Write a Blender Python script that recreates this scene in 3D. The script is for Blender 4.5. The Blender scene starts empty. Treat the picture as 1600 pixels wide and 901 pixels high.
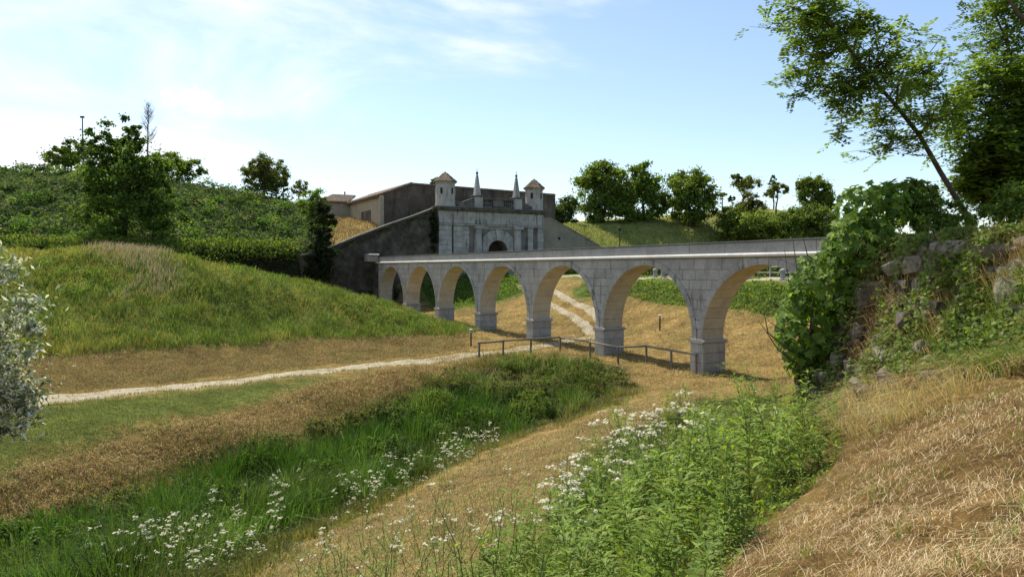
import bpy, bmesh, math, random
import numpy as np
from mathutils import Vector, Matrix
random.seed(7)
rng = np.random.default_rng(7)
scene = bpy.context.scene
COL = scene.collection
R = math.radians

# ------------------------------------------------------------------ camera
F = 1110.0                     # focal length in pixels of the 1600 px wide photograph
PITCH = 1.63
CZ = 6.0                       # eye height above the moat floor datum
cam = bpy.data.cameras.new('camera')
cam.sensor_width = 36.0
cam.lens = 36.0 * F / 1600.0
cam.clip_start = 0.05
cam.clip_end = 9000
camo = bpy.data.objects.new('camera', cam)
COL.objects.link(camo)
camo.location = (0, 0, CZ)
camo.rotation_euler = (R(90 - PITCH), 0, 0)
scene.camera = camo

# ------------------------------------------------------------------ sky and sun
SUN_AZ, SUN_EL = -32.0, 58.0   # degrees; azimuth from +Y towards +X
sv = Vector((math.sin(R(SUN_AZ)) * math.cos(R(SUN_EL)), math.cos(R(SUN_AZ)) * math.cos(R(SUN_EL)), math.sin(R(SUN_EL))))
world = bpy.data.worlds.new('World')
scene.world = world
world.use_nodes = True
wn, wl = world.node_tree.nodes, world.node_tree.links
wn.clear()
wout = wn.new('ShaderNodeOutputWorld')
wbg = wn.new('ShaderNodeBackground')
wbg.inputs['Strength'].default_value = 0.13
sky = wn.new('ShaderNodeTexSky')
sky.sky_type = 'NISHITA'
sky.sun_disc = False
sky.sun_elevation = R(SUN_EL)
sky.sun_rotation = R(SUN_AZ)
sky.altitude = 50
sky.air_density = 1.0
sky.dust_density = 0.7
sky.ozone_density = 1.3
tc = wn.new('ShaderNodeTexCoord')
mp = wn.new('ShaderNodeMapping')
mp.inputs['Scale'].default_value = (1.0, 1.0, 3.0)
mp.inputs['Location'].default_value = (0.62, 0.1, 0.34)
wl.new(tc.outputs['Generated'], mp.inputs['Vector'])
n1 = wn.new('ShaderNodeTexNoise')
n1.inputs['Scale'].default_value = 2.3
n1.inputs['Detail'].default_value = 9
n1.inputs['Roughness'].default_value = 0.58
n1.inputs['Distortion'].default_value = 0.35
wl.new(mp.outputs['Vector'], n1.inputs['Vector'])
# clouds thicken towards the west (left), as the photograph's sky does
sep = wn.new('ShaderNodeSeparateXYZ')
wl.new(tc.outputs['Generated'], sep.inputs['Vector'])
west = wn.new('ShaderNodeMapRange')
west.inputs['From Min'].default_value = 0.25
west.inputs['From Max'].default_value = -0.62
west.inputs['To Min'].default_value = -0.13
west.inputs['To Max'].default_value = 0.15
wl.new(sep.outputs['X'], west.inputs['Value'])
addn = wn.new('ShaderNodeMath'); addn.operation = 'ADD'
wl.new(n1.outputs['Fac'], addn.inputs[0]); wl.new(west.outputs['Result'], addn.inputs[1])
cr = wn.new('ShaderNodeMapRange')
cr.interpolation_type = 'SMOOTHSTEP'
cr.inputs['From Min'].default_value = 0.50
cr.inputs['From Max'].default_value = 0.80
cr.inputs['To Max'].default_value = 0.95
wl.new(addn.outputs[0], cr.inputs['Value'])
# one small cumulus
cdir = Vector(((310-800)/F, 1.0, (419-155)/F)).normalized()
cs_ = wn.new('ShaderNodeVectorMath'); cs_.operation = 'SUBTRACT'; cs_.inputs[1].default_value = cdir; wl.new(tc.outputs['Generated'], cs_.inputs[0])
cm_ = wn.new('ShaderNodeMapping'); cm_.inputs['Scale'].default_value = (1.0, 1.0, 1.9); wl.new(cs_.outputs[0], cm_.inputs['Vector'])
cl_ = wn.new('ShaderNodeVectorMath'); cl_.operation = 'LENGTH'; wl.new(cm_.outputs['Vector'], cl_.inputs[0])
cn_ = wn.new('ShaderNodeTexNoise'); cn_.inputs['Scale'].default_value = 34; cn_.inputs['Detail'].default_value = 7; cn_.inputs['Roughness'].default_value = .62; wl.new(tc.outputs['Generated'], cn_.inputs['Vector'])
ca_ = wn.new('ShaderNodeMath'); ca_.operation = 'MULTIPLY_ADD'; ca_.inputs[1].default_value = .14; wl.new(cn_.outputs['Fac'], ca_.inputs[0]); wl.new(cl_.outputs['Value'], ca_.inputs[2])
cq_ = wn.new('ShaderNodeMapRange'); cq_.interpolation_type = 'SMOOTHSTEP'; cq_.inputs['From Min'].default_value = .125; cq_.inputs['From Max'].default_value = .07; cq_.inputs['To Max'].default_value = .8; wl.new(ca_.outputs[0], cq_.inputs['Value'])
cx_ = wn.new('ShaderNodeMath'); cx_.operation = 'MAXIMUM'; wl.new(cr.outputs['Result'], cx_.inputs[0]); wl.new(cq_.outputs['Result'], cx_.inputs[1])
wmix = wn.new('ShaderNodeMix'); wmix.data_type = 'RGBA'
wmix.inputs[7].default_value = (6.6, 6.75, 6.9, 1)
wl.new(cx_.outputs[0], wmix.inputs[0])
wl.new(sky.outputs['Color'], wmix.inputs[6])
wl.new(wmix.outputs[2], wbg.inputs['Color'])
wl.new(wbg.outputs[0], wout.inputs[0])

sun = bpy.data.lights.new('sun', 'SUN')
sun.energy = 5.0
sun.angle = R(0.53)
sun.color = (1.0, 0.93, 0.80)
suno = bpy.data.objects.new('sun', sun)
suno.rotation_euler = sv.to_track_quat('Z', 'Y').to_euler()
suno.location = (-20, 40, 90)
COL.objects.link(suno)

vs = scene.view_settings
vs.view_transform = 'Standard'
vs.look = 'None'
vs.exposure = 0.52
vs.gamma = 1.0
vs.use_curve_mapping = False
scene.cycles.max_bounces = 6
scene.cycles.transparent_max_bounces = 4
scene.cycles.use_denoising = True

# ------------------------------------------------------------------ helpers
cth, sth = math.cos(R(PITCH)), math.sin(R(PITCH))
def ray(px, py):
    u, v = (px - 800.0) / F, (450.5 - py) / F
    return np.array([u, cth + v * sth, -sth + v * cth])
def PZ(px, py, z):             # point where the sight line through a photo pixel meets height z
    d = ray(px, py); t = (z - CZ) / d[2]
    return (d[0] * t, d[1] * t, z)
def PY(px, py, Y):             # ... meets distance Y
    d = ray(px, py); t = Y / d[1]
    return (d[0] * t, Y, CZ + d[2] * t)

# bridge frame: O = front foot of the pier nearest the fig, n = across the bridge, d = along it
O2 = np.array([10.2, 38.96]); dv = np.array([-0.4887, 0.8724]); nv = np.array([0.8724, 0.4887])
def AB(a, b):
    p = O2 + a * nv + b * dv
    return p[0], p[1]
def ab_of(x, y):
    qx, qy = x - O2[0], y - O2[1]
    return qx * nv[0] + qy * nv[1], qx * dv[0] + qy * dv[1]

_oct = []
for k in range(6):
    _oct.append([(math.cos(a) , math.sin(a), ph) for a, ph in zip(rng.uniform(0, 6.28, 7), rng.uniform(0, 6.28, 7))])
def wob(x, y, scale, k=0):     # cheap smooth noise in about [-1, 1]
    s = 0
    for i, (c, sn, ph) in enumerate(_oct[k % 6]):
        f = (0.7 + 0.19 * i) / scale
        s = s + np.sin((x * c + y * sn) * f * 6.283 + ph + 1.7 * np.sin((x * sn - y * c) * f * 2.9 + ph * 2))
    return s / 4.0

class RBF:
    def __init__(self, pts, c=1.4):
        self.p = np.array([(p[0], p[1]) for p in pts], float); z = np.array([p[2] for p in pts], float); self.c = c
        n = len(z)
        r = np.sqrt(((self.p[:, None] - self.p[None]) ** 2).sum(-1) + c * c)
        A = np.zeros((n + 1, n + 1)); A[:n, :n] = r + np.eye(n) * -0.25; A[n, :n] = 1; A[:n, n] = 1
        self.w = np.linalg.solve(A, np.append(z, 0))
    def __call__(self, x, y):
        x = np.asarray(x, float); y = np.asarray(y, float); out = np.zeros(x.shape)
        for (a, b), w in zip(self.p, self.w[:-1]):
            out += w * np.sqrt((x - a) ** 2 + (y - b) ** 2 + self.c ** 2)
        return out + self.w[-1]

def ab3(a, b, z):
    x, y = AB(a, b); return (x, y, z)
FR = []                        # relief in front of the ramparts
for q in [(30,632,.3),(200,613,.3),(400,592,.3),(600,570,.3),(740,555,.3),(840,541,.3),(925,522,.35),
          (-200,660,.3),
          (0,575,.9),(80,556,.9),(250,546,.9),(400,540,.8),(560,528,.7),(700,526,.5),(735,518,.4),
          (748,562,.2),(829,554,.2),(922,559,.2),(1010,570,.2),(1088,586,.2),
          (150,855,-2.0),(350,775,-2.0),(550,710,-1.9),(700,662,-1.7),(830,632,-1.2),(-100,930,-2.0),
          (0,745,.05),(250,672,.15),(480,602,.25),(650,582,.25),
          (0,835,-.75),(200,778,-.8),(400,700,-.8),(600,630,-.7),(720,596,-.4),
          (420,870,-.75),(600,800,-.75),(780,705,-.7),(960,640,-.25),
          (700,800,.2),(900,700,.4),(1080,620,.3),(560,870,.25),
          (800,901,2.2),(1000,850,2.5),(1150,800,2.9),(1200,700,2.4),(1000,700,.95),(1100,650,.8),(1180,640,1.1),
          (1300,880,4.2),(1600,880,4.7),(1600,620,4.95),(1400,700,4.1),(1310,645,3.3),(1100,901,3.35),(1500,690,4.5),
          (450,901,.5),(100,901,-.8),(640,901,1.3)]:
    FR.append(PZ(*q))
FR += [(0,0,4.4),(-3,0,4.05),(-10,0,2.4),(-10,8,.6),(-4,6,2.3),(3,0,4.9),(8,0,5.8),(0,-10,4.8),(-12,-10,3.5),(12,-10,6.5),
       (-20,8,-.8),(-28,18,.0),
       (6.3,8.6,4.85),(9.5,8,5.4),(9,4,5.5),(6.2,11,4.3),(9,12,5.0),(6.0,13.2,3.5),(9.4,15.5,4.2),(6.6,17,1.9),(7.3,19.5,1.4),(8.6,22,1.1),(5.5,14.9,2.4),(14,24,4.0),(10.2,26,.8),(11.5,33,.5),(20,25,6),(30,20,6.5),(30,35,5.2)]
for q in [(0,392,52),(150,387,53),(270,399,55),(400,424,57),(500,445,59),(600,471,61),(690,503,62.5)]:      # the left mound's crest
    FR.append(PY(*q))
FR += [PY(-150,385,50), PY(200,470,47.3), PY(60,470,46.5), PY(350,480,50.5), PY(500,490,54.6)]
for px in (-150, 0, 150, 270, 400):
    k = (px - 800) / F
    FR.append((k*64, 64, 3.0)); FR.append((k*73, 73, .6))
for px in (500, 600):
    k = (px - 800) / F
    FR.append((k*68, 68, .8)); FR.append((k*76, 76, .4))
for b in (-10, 0, 10, 23, 37, 47):
    FR += [ab3(16.8, b, 5.1), ab3(22, b, 5.15), ab3(32, b, 5.2)]
for b in (4, 13, 22, 31, 40):
    FR += [ab3(4.5, b, .5), ab3(10.5, b, 2.1)]
for b in (0, 9, 18, 27, 36, 45, 54):
    FR.append(ab3(.8, b, .25 + .012*b))
FR += [ab3(-3, 9, .25), ab3(-3, 18, .3), ab3(4.5, -5, .6), ab3(10, -5, 2.6), ab3(1, -5, .4), ab3(-3, -8, .4), ab3(1, -11, 3.6), ab3(5,-13,5.0), ab3(16, -22, 5.4),
       ab3(6, 50, 1.2), ab3(10.5, 50, 3.2), ab3(9.5, 55, 4.6), ab3(16, 56, 5.1), ab3(24, 56, 5.2), ab3(34, 56, 6.0), ab3(50, 30, 5.4), ab3(60, 0, 5.6)]
BK = []                        # ramparts behind the wall line
for q in [(-200,262,96),(0,270,98),(150,274,100),(270,288,101),(400,302,103),(470,320,104),(497,337,103),
          (0,384,79),(150,384,80),(270,388,81),(400,395,83),(500,402,86),(0,330,86),(150,334,87),(270,340,88),(400,350,91),(470,358,94),
          (522,374,89),(560,346,99),(620,344,97),(575,360,92),
          (885,353,118),(1000,349,122),(1120,341,126),(1210,322,138),(1300,330,140),(1400,330,140),
          (950,392,107),(1100,386,111),(1300,380,112),(1400,380,112),(1040,366,117),(1180,352,121)]:
    BK.append(PY(*q))
BK += [(-24,103,13.1),(-26,108,13.3),(-30,112,14.0),(-22,112,13.2),(-14,112,12.6),(0,114,13),(12,112,12.6),(-60,140,19),(0,150,15),(60,170,16),(120,150,15),(-120,130,19),(-12,100,12.4),(2,106,12.4),(-5,103,12.4)]
fr, bk = RBF(FR), RBF(BK)
WALL = [(-400, -60), (-85, 58), (-53, 72.5), (-25.5, 84.2), (-22.2, 84.6)]
def wall_side(x, y):           # >0 behind the wall line
    a, b = ab_of(x, y)
    s = b - 56.2
    yy = np.interp(x, [w[0] for w in WALL], [w[1] for w in WALL])
    return np.where(x < -22.2, y - yy, s)
def hgt(x, y):
    x = np.asarray(x, float); y = np.asarray(y, float)
    r = np.hypot(x, y)
    f = fr(x, y); b = bk(x, y)
    sd = wall_side(x, y)
    t = np.clip(sd / 0.8 + .5, 0, 1)
    a, bb = ab_of(x, y)
    wd = np.clip((a - 27) * 1.6, .8, 22)
    t = np.clip(np.where(a > 27, sd / wd + .3, sd / .8 + .5), 0, 1)
    t = t * t * (3 - 2 * t)
    gate = np.clip((bb - 60) / 3, 0, 1)            # keep the gateway itself on road level
    t = np.where((a > 7) & (a < 27) & (sd > 0), gate, t)
    z = f * (1 - t) + b * t
    # broken masonry terrace at the right: a steep face along a line, level top
    lx = np.interp(y, [-6, 3, 9, 14.6, 18], [9.0, 7.2, 6.35, 5.95, 6.2]) + .12 * wob(x, y, 1.9, 2)
    e = np.clip((x - lx) / 1.15, 0, 1); e = e * e * (3 - 2 * e) * np.clip((16.3 + .25 * (x - 6) - y) / 1.6, 0, 1) * np.clip((24 - x) / 10, 0, 1)
    z = z + np.maximum(6.42 + .05 * (9 - y) * .3 - z, 0) * e
    far = np.clip((r - 170) / 120, 0, 1)
    z = z * (1 - far) + 5.5 * far
    back = np.clip((-y - 6) / 20, 0, 1)
    z = z * (1 - back) + 5.0 * back
    amp = np.clip(r / 40, .25, 1.0)
    z = z + (.06 * wob(x, y, 4.5, 0) + .035 * wob(x, y, 1.7, 1)) * amp
    z = z + (.035 * wob(x, y, .95, 3) + .05 * wob(x, y, 2.1, 5)) * np.clip((13 - r) / 4, 0, 1)
    return z
def cast(px, py, tmax=230.0):  # photo pixel -> point on the relief
    d = ray(px, py)
    t = np.geomspace(2.0, tmax, 900)
    z = CZ + d[2] * t - hgt(d[0] * t, d[1] * t)
    i = np.argmax(z < 0)
    if not (z < 0).any(): i = len(t) - 1
    return d[0] * t[i], d[1] * t[i], CZ + d[2] * t[i]
def castline(pts): return np.array([cast(*p) for p in pts])
def inpoly(x, y, poly):
    poly = np.asarray(poly)[:, :2]; ins = np.zeros(np.shape(x), bool); n = len(poly)
    for i in range(n):
        x0, y0 = poly[i]; x1, y1 = poly[(i + 1) % n]
        c = ((y0 > y) != (y1 > y)) & (x < (x1 - x0) * (y - y0) / (y1 - y0 + 1e-12) + x0)
        ins ^= c
    return ins
def polydist(x, y, poly):
    poly = np.asarray(poly)[:, :2]; n = len(poly); best = np.full(np.shape(x), 1e9)
    for i in range(n):
        p, q = poly[i], poly[(i + 1) % n]; e = q - p; L = (e ** 2).sum() + 1e-9
        t = np.clip(((x - p[0]) * e[0] + (y - p[1]) * e[1]) / L, 0, 1)
        best = np.minimum(best, np.hypot(x - p[0] - t * e[0], y - p[1] - t * e[1]))
    return best

# --- objects
def put(name, me, mat=None, parent=None, label=None, cat=None, group=None, kind=None, smooth=False):
    o = bpy.data.objects.new(name, me); COL.objects.link(o)
    if mat is not None and me is not None and len(me.materials) == 0: me.materials.append(mat)
    if parent is not None: o.parent = parent
    if label: o['label'] = label
    if cat: o['category'] = cat
    if group: o['group'] = group
    if kind: o['kind'] = kind
    if smooth and me is not None: me.polygons.foreach_set('use_smooth', [True] * len(me.polygons))
    return o
def thing(name, label, cat, loc=(0,0,0), rz=0.0, group=None):
    o = bpy.data.objects.new(name, None); COL.objects.link(o)
    o.location = loc; o.rotation_euler = (0, 0, rz); o.empty_display_size = .2
    o['label'] = label; o['category'] = cat
    if group: o['group'] = group
    return o
def mesh(name, v, f, cols=None):
    me = bpy.data.meshes.new(name)
    if isinstance(f, np.ndarray): f = f.tolist()
    if isinstance(v, np.ndarray): v = v.tolist()
    me.from_pydata(v, [], f)
    me.update()
    if cols is not None: setcol(me, cols)
    return me
def setcol(me, cols):
    at = me.color_attributes.new('Col', 'FLOAT_COLOR', 'POINT')
    c = np.ones((len(cols), 4), np.float32); c[:, :3] = cols
    at.data.foreach_set('color', c.ravel())
def npmesh(name, V, loops, starts, totals, cols=None):
    me = bpy.data.meshes.new(name)
    me.vertices.add(len(V)); me.vertices.foreach_set('co', np.asarray(V, np.float32).ravel())
    me.loops.add(len(loops)); me.loops.foreach_set('vertex_index', np.asarray(loops, np.int32))
    me.polygons.add(len(starts)); me.polygons.foreach_set('loop_start', np.asarray(starts, np.int32))
    me.polygons.foreach_set('loop_total', np.asarray(totals, np.int32))
    me.update(calc_edges=True)
    if cols is not None: setcol(me, cols)
    return me
def unit(v): return v / (np.linalg.norm(v, axis=-1, keepdims=True) + 1e-9)

def cards(name, C, size, aspect, N, cols, droop=None):
    """one four-cornered leaf (a bent rhombus) at every centre"""
    n = len(C); N = unit(N)
    t = unit(np.cross(N, rng.normal(size=(n, 3))))
    if droop is not None: t = unit(t + droop); t = unit(t - N * (t * N).sum(1, keepdims=True))
    b = np.cross(N, t)
    s = np.broadcast_to(size, (n,))[:, None]
    V = np.empty((n, 4, 3))
    V[:, 0] = C - t * s * .5
    V[:, 1] = C + b * s * aspect * .5 + t * s * .08 + N * s * .10
    V[:, 2] = C + t * s * .5
    V[:, 3] = C - b * s * aspect * .5 + t * s * .08 + N * s * .10
    loops = np.arange(n * 4)
    return npmesh(name, V.reshape(-1, 3), loops, np.arange(n) * 4, np.full(n, 4), np.repeat(cols, 4, axis=0))
def blades(name, P, h, w, lean, cols, yaw=None, curl=1.0):
    """grass blades of three faces: base, middle and bent tip"""
    n = len(P); P = np.asarray(P)
    yaw = rng.uniform(0, 6.283, n) if yaw is None else yaw
    h = np.broadcast_to(h, (n,)); w = np.broadcast_to(w, (n,))
    side = np.stack([np.cos(yaw), np.sin(yaw), np.zeros(n)], 1)
    L = np.asarray(lean)
    mid = P + np.stack([L[:, 0] * h * .35, L[:, 1] * h * .35, h * .58], 1)
    ln = np.hypot(L[:, 0], L[:, 1])
    tip = P + np.stack([L[:, 0] * h * curl, L[:, 1] * h * curl, h * np.clip(1 - .45 * ln, .15, 1)], 1)
    V = np.empty((n, 5, 3)); ww = w[:, None]
    V[:, 0] = P - side * ww * .5; V[:, 1] = P + side * ww * .5
    V[:, 2] = mid + side * ww * .42; V[:, 3] = mid - side * ww * .42; V[:, 4] = tip
    k = np.arange(n)[:, None] * 5
    loops = np.concatenate([k + np.array([[0, 1, 2, 3, 3, 2, 4]])], 1).ravel()
    st = (np.arange(n)[:, None] * 7 + np.array([[0, 4]])).ravel()
    tt = np.tile([4, 3], n)
    return npmesh(name, V.reshape(-1, 3), loops, st, tt, np.repeat(cols, 5, axis=0))
def tube_into(V, Fc, path, radii, k=6):
    path = [np.asarray(p, float) for p in path]; base = len(V)
    for i, p in enumerate(path):
        a = path[max(i - 1, 0)]; b = path[min(i + 1, len(path) - 1)]
        t = unit(b - a); ref = np.array([0, 0, 1.0]) if abs(t[2]) < .9 else np.array([1.0, 0, 0])
        x = unit(np.cross(ref, t)); y = np.cross(t, x)
        for j in range(k):
            an = 6.28318 * j / k
            V.append(tuple(p + (x * math.cos(an) + y * math.sin(an)) * radii[i]))
    for i in range(len(path) - 1):
        for j in range(k):
            j2 = (j + 1) % k
            Fc.append((base + i*k + j, base + i*k + j2, base + (i+1)*k + j2, base + (i+1)*k + j))
    Fc.append(tuple(base + j for j in range(k))[::-1]); Fc.append(tuple(base + (len(path)-1)*k + j for j in range(k)))
def tube(name, path, radii, k=6):
    V, Fc = [], []; tube_into(V, Fc, path, radii if hasattr(radii, '__len__') else [radii] * len(path), k)
    return mesh(name, V, Fc)
def box_into(V, Fc, x0, x1, y0, y1, z0, z1):
    b = len(V)
    V += [(x0,y0,z0),(x1,y0,z0),(x1,y1,z0),(x0,y1,z0),(x0,y0,z1),(x1,y0,z1),(x1,y1,z1),(x0,y1,z1)]
    Fc += [(b,b+3,b+2,b+1),(b+4,b+5,b+6,b+7),(b,b+1,b+5,b+4),(b+1,b+2,b+6,b+5),(b+2,b+3,b+7,b+6),(b+3,b,b+4,b+7)]
def boxm(name, x0, x1, y0, y1, z0, z1):
    V, Fc = [], []; box_into(V, Fc, x0, x1, y0, y1, z0, z1); return mesh(name, V, Fc)
def cbox(name, x0, x1, y0, y1, z0, z1, c=.02):
    """box with chamfered edges (44 triangles)"""
    bm = bmesh.new(); V, Fc = [], []; box_into(V, Fc, x0, x1, y0, y1, z0, z1)
    vs_ = [bm.verts.new(v) for v in V]
    for f in Fc: bm.faces.new([vs_[i] for i in f])
    bmesh.ops.bevel(bm, geom=list(bm.edges), offset=c, segments=1, affect='EDGES')
    me = bpy.data.meshes.new(name); bm.to_mesh(me); bm.free(); return me
def prism_xz(name, poly, y0, y1):
    """polygon in x,z pushed from y0 to y1"""
    n = len(poly)
    V = [(p[0], y0, p[1]) for p in poly] + [(p[0], y1, p[1]) for p in poly]
    Fc = [tuple(range(n)), tuple(range(2*n - 1, n - 1, -1))] + [(i, i + n, (i+1) % n + n, (i+1) % n) for i in range(n)]
    me = mesh(name, V, Fc)
    bm = bmesh.new(); bm.from_mesh(me); bmesh.ops.recalc_face_normals(bm, faces=bm.faces); bm.to_mesh(me); bm.free()
    return me
def lathe(name, prof, k=16, ph=0.0):
    V, Fc = [], []
    for r_, z in prof:
        for j in range(k):
            a = 6.28318 * j / k + ph; V.append((r_ * math.cos(a), r_ * math.sin(a), z))
    for i in range(len(prof) - 1):
        for j in range(k):
            j2 = (j + 1) % k; Fc.append((i*k+j, i*k+j2, (i+1)*k+j2, (i+1)*k+j))
    Fc.append(tuple(range(k))[::-1]); Fc.append(tuple((len(prof)-1)*k + j for j in range(k)))
    return mesh(name, V, Fc)

# ------------------------------------------------------------------ materials
def newmat(name):
    m = bpy.data.materials.new(name); m.use_nodes = True
    n, l = m.node_tree.nodes, m.node_tree.links
    bs = n['Principled BSDF']; bs.inputs['Roughness'].default_value = .9
    bs.inputs['Specular IOR Level'].default_value = .2
    return m, n, l, bs
def noise(n, l, vec, scale, detail=5, rough=.6, dist=0.0):
    t = n.new('ShaderNodeTexNoise'); t.inputs['Scale'].default_value = scale; t.inputs['Detail'].default_value = detail
    t.inputs['Roughness'].default_value = rough; t.inputs['Distortion'].default_value = dist
    if vec is not None: l.new(vec, t.inputs['Vector'])
    return t.outputs['Fac']
def ramp(n, l, fac, stops):
    r_ = n.new('ShaderNodeValToRGB'); e = r_.color_ramp.elements
    while len(e) < len(stops): e.new(.5)
    for x, (p, c) in zip(e, stops): x.position = p; x.color = (*c, 1)
    l.new(fac, r_.inputs['Fac']); return r_.outputs['Color']
def mixc(n, l, fac, a, b, blend='MIX'):
    m = n.new('ShaderNodeMix'); m.data_type = 'RGBA'; m.blend_type = blend
    for s, v in ((0, fac), (6, a), (7, b)):
        if hasattr(v, 'is_output'): l.new(v, m.inputs[s])
        else: m.inputs[s].default_value = v if s == 0 else (*v, 1)
    return m.outputs[2]
def bump(n, l, bs, h, strength=.5, dist=.05):
    b = n.new('ShaderNodeBump'); b.inputs['Strength'].default_value = strength; b.inputs['Distance'].default_value = dist
    l.new(h, b.inputs['Height']); l.new(b.outputs[0], bs.inputs['Normal'])
def pos(n): return n.new('ShaderNodeNewGeometry').outputs['Position']
def mapped(n, l, vec, sc):
    m = n.new('ShaderNodeMapping'); m.inputs['Scale'].default_value = sc; l.new(vec, m.inputs['Vector']); return m.outputs['Vector']
def stone_mat(name, base, dark, light, stain=(.08,.08,.075), stain_lo=.56, streak=True, scale=1.0, rnd=.25, warm=None):
    m, n, l, bs = newmat(name); P = pos(n)
    c = ramp(n, l, noise(n, l, P, 1.1*scale, 6, .65), [(.3, dark), (.5, base), (.72, light)])
    oi = n.new('ShaderNodeObjectInfo')
    c = mixc(n, l, rnd, c, ramp(n, l, oi.outputs['Random'], [(0, dark), (.5, base), (1, light)]))
    if warm is not None:
        w = n.new('ShaderNodeMath'); w.operation = 'MULTIPLY'; w.inputs[1].default_value = .55
        l.new(ramp(n, l, noise(n, l, P, .7*scale, 4, .6), [(.42, (0,0,0)), (.62, (1,1,1))]), w.inputs[0])
        c = mixc(n, l, w.outputs[0], c, warm)
    sp = noise(n, l, P, 9*scale, 6, .7)
    c = mixc(n, l, .35, c, ramp(n, l, sp, [(.3, (.25,.25,.25)), (.55, (.75,.75,.75)), (.75, (1,1,1))]), 'MULTIPLY')
    if streak:
        s = noise(n, l, mapped(n, l, P, (2.2, 2.2, .32)), 1.0*scale, 6, .68)
        c = mixc(n, l, ramp(n, l, s, [(stain_lo, (0,0,0)), (stain_lo + .13, (1,1,1))]), c, stain)
    l.new(c, bs.inputs['Base Color'])
    bump(n, l, bs, noise(n, l, P, 14*scale, 7, .7), .35, .03)
    return m
M = {}
M['ashlar'] = stone_mat('ashlar', (.365,.355,.33), (.245,.24,.225), (.46,.45,.42), stain=(.105,.103,.098), stain_lo=.555, rnd=.36)
M['vault'] = stone_mat('vault_bounce_tan', (.47,.41,.305), (.35,.31,.24), (.55,.51,.42), stain=(.2,.17,.12), stain_lo=.66, rnd=.2)  # warm bounce light from the grass put into the stone colour
M['coping'] = stone_mat('coping_stone', (.345,.34,.325), (.26,.257,.245), (.43,.425,.405), stain=(.16,.16,.155), stain_lo=.62)
M['torus'] = stone_mat('string_stone', (.62,.61,.58), (.5,.49,.47), (.7,.69,.66), stain=(.2,.2,.19), stain_lo=.68)  # paler than the ashlar: sun on the moulding put into the colour
M['lead'] = stone_mat('lead_cap', (.13,.14,.135), (.09,.1,.095), (.18,.19,.185), streak=False)
M['mortar'] = stone_mat('mortar', (.13,.125,.115), (.09,.085,.08), (.18,.17,.15), streak=False, rnd=0)
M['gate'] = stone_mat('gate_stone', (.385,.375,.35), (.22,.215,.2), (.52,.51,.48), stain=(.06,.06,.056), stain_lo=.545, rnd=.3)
M['gate_panel'] = stone_mat('gate_panel_stone', (.19,.178,.16), (.11,.104,.095), (.27,.255,.23), stain=(.06,.06,.055), stain_lo=.53, rnd=.3)  # darkened so the shade of the gate's recesses sits in the colour
M['lichen'] = stone_mat('lichen_stone', (.12,.115,.1), (.065,.065,.056), (.21,.2,.175), stain=(.04,.04,.036), stain_lo=.52)
M['curtain'] = stone_mat('curtain_wall', (.07,.064,.048), (.025,.026,.018), (.155,.142,.112), stain=(.03,.033,.022), stain_lo=.6, scale=.75, rnd=0)  # mottled dark stone, deepened in colour for the shade down in the moat
M['render_wall'] = stone_mat('rendered_wall', (.27,.24,.19), (.2,.18,.145), (.33,.30,.24), stain=(.12,.11,.09), stain_lo=.6, scale=.5, rnd=0)
M['plaster'] = stone_mat('plaster', (.42,.36,.26), (.33,.28,.2), (.48,.42,.32), stain=(.2,.17,.13), stain_lo=.6, scale=.5, rnd=0)
M['brown_wall'] = stone_mat('brown_wall', (.13,.105,.08), (.08,.065,.05), (.19,.16,.125), stain=(.05,.045,.035), stain_lo=.52, scale=.6, rnd=0)
M['ruin'] = stone_mat('ruin_stone', (.15,.128,.097), (.055,.046,.032), (.31,.285,.24), stain=(.035,.035,.026), stain_lo=.5, scale=2.6, rnd=.35)
M['soil'] = stone_mat('soil', (.2,.135,.07), (.1,.07,.035), (.3,.21,.11), streak=False, scale=2.5, rnd=0)
M['tiles'] = stone_mat('roof_tiles', (.21,.145,.10), (.09,.07,.05), (.40,.33,.26), stain=(.05,.045,.038), stain_lo=.55, scale=2.2, rnd=.2)
M['wood'] = stone_mat('weathered_wood', (.2,.17,.13), (.12,.1,.08), (.28,.25,.2), streak=False, scale=6)
M['dark_wood'] = stone_mat('dark_wood', (.055,.04,.028), (.03,.024,.018), (.09,.068,.05), streak=False, scale=3)
M['bark'] = stone_mat('bark', (.10,.08,.058), (.05,.04,.03), (.16,.13,.1), streak=False, scale=5, rnd=0)
M['grey_bark'] = stone_mat('grey_bark', (.28,.26,.24), (.2,.19,.17), (.36,.34,.31), streak=False, scale=5, rnd=0)
M['metal'] = stone_mat('painted_metal', (.05,.052,.05), (.035,.036,.035), (.075,.076,.074), streak=False, rnd=0)
M['galv'] = stone_mat('galvanised_rail', (.42,.42,.41), (.34,.34,.33), (.5,.5,.49), streak=False, rnd=0)
M['void'] = stone_mat('dark_interior', (.03,.028,.025), (.02,.019,.017), (.045,.04,.036), streak=False, rnd=0)
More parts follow.
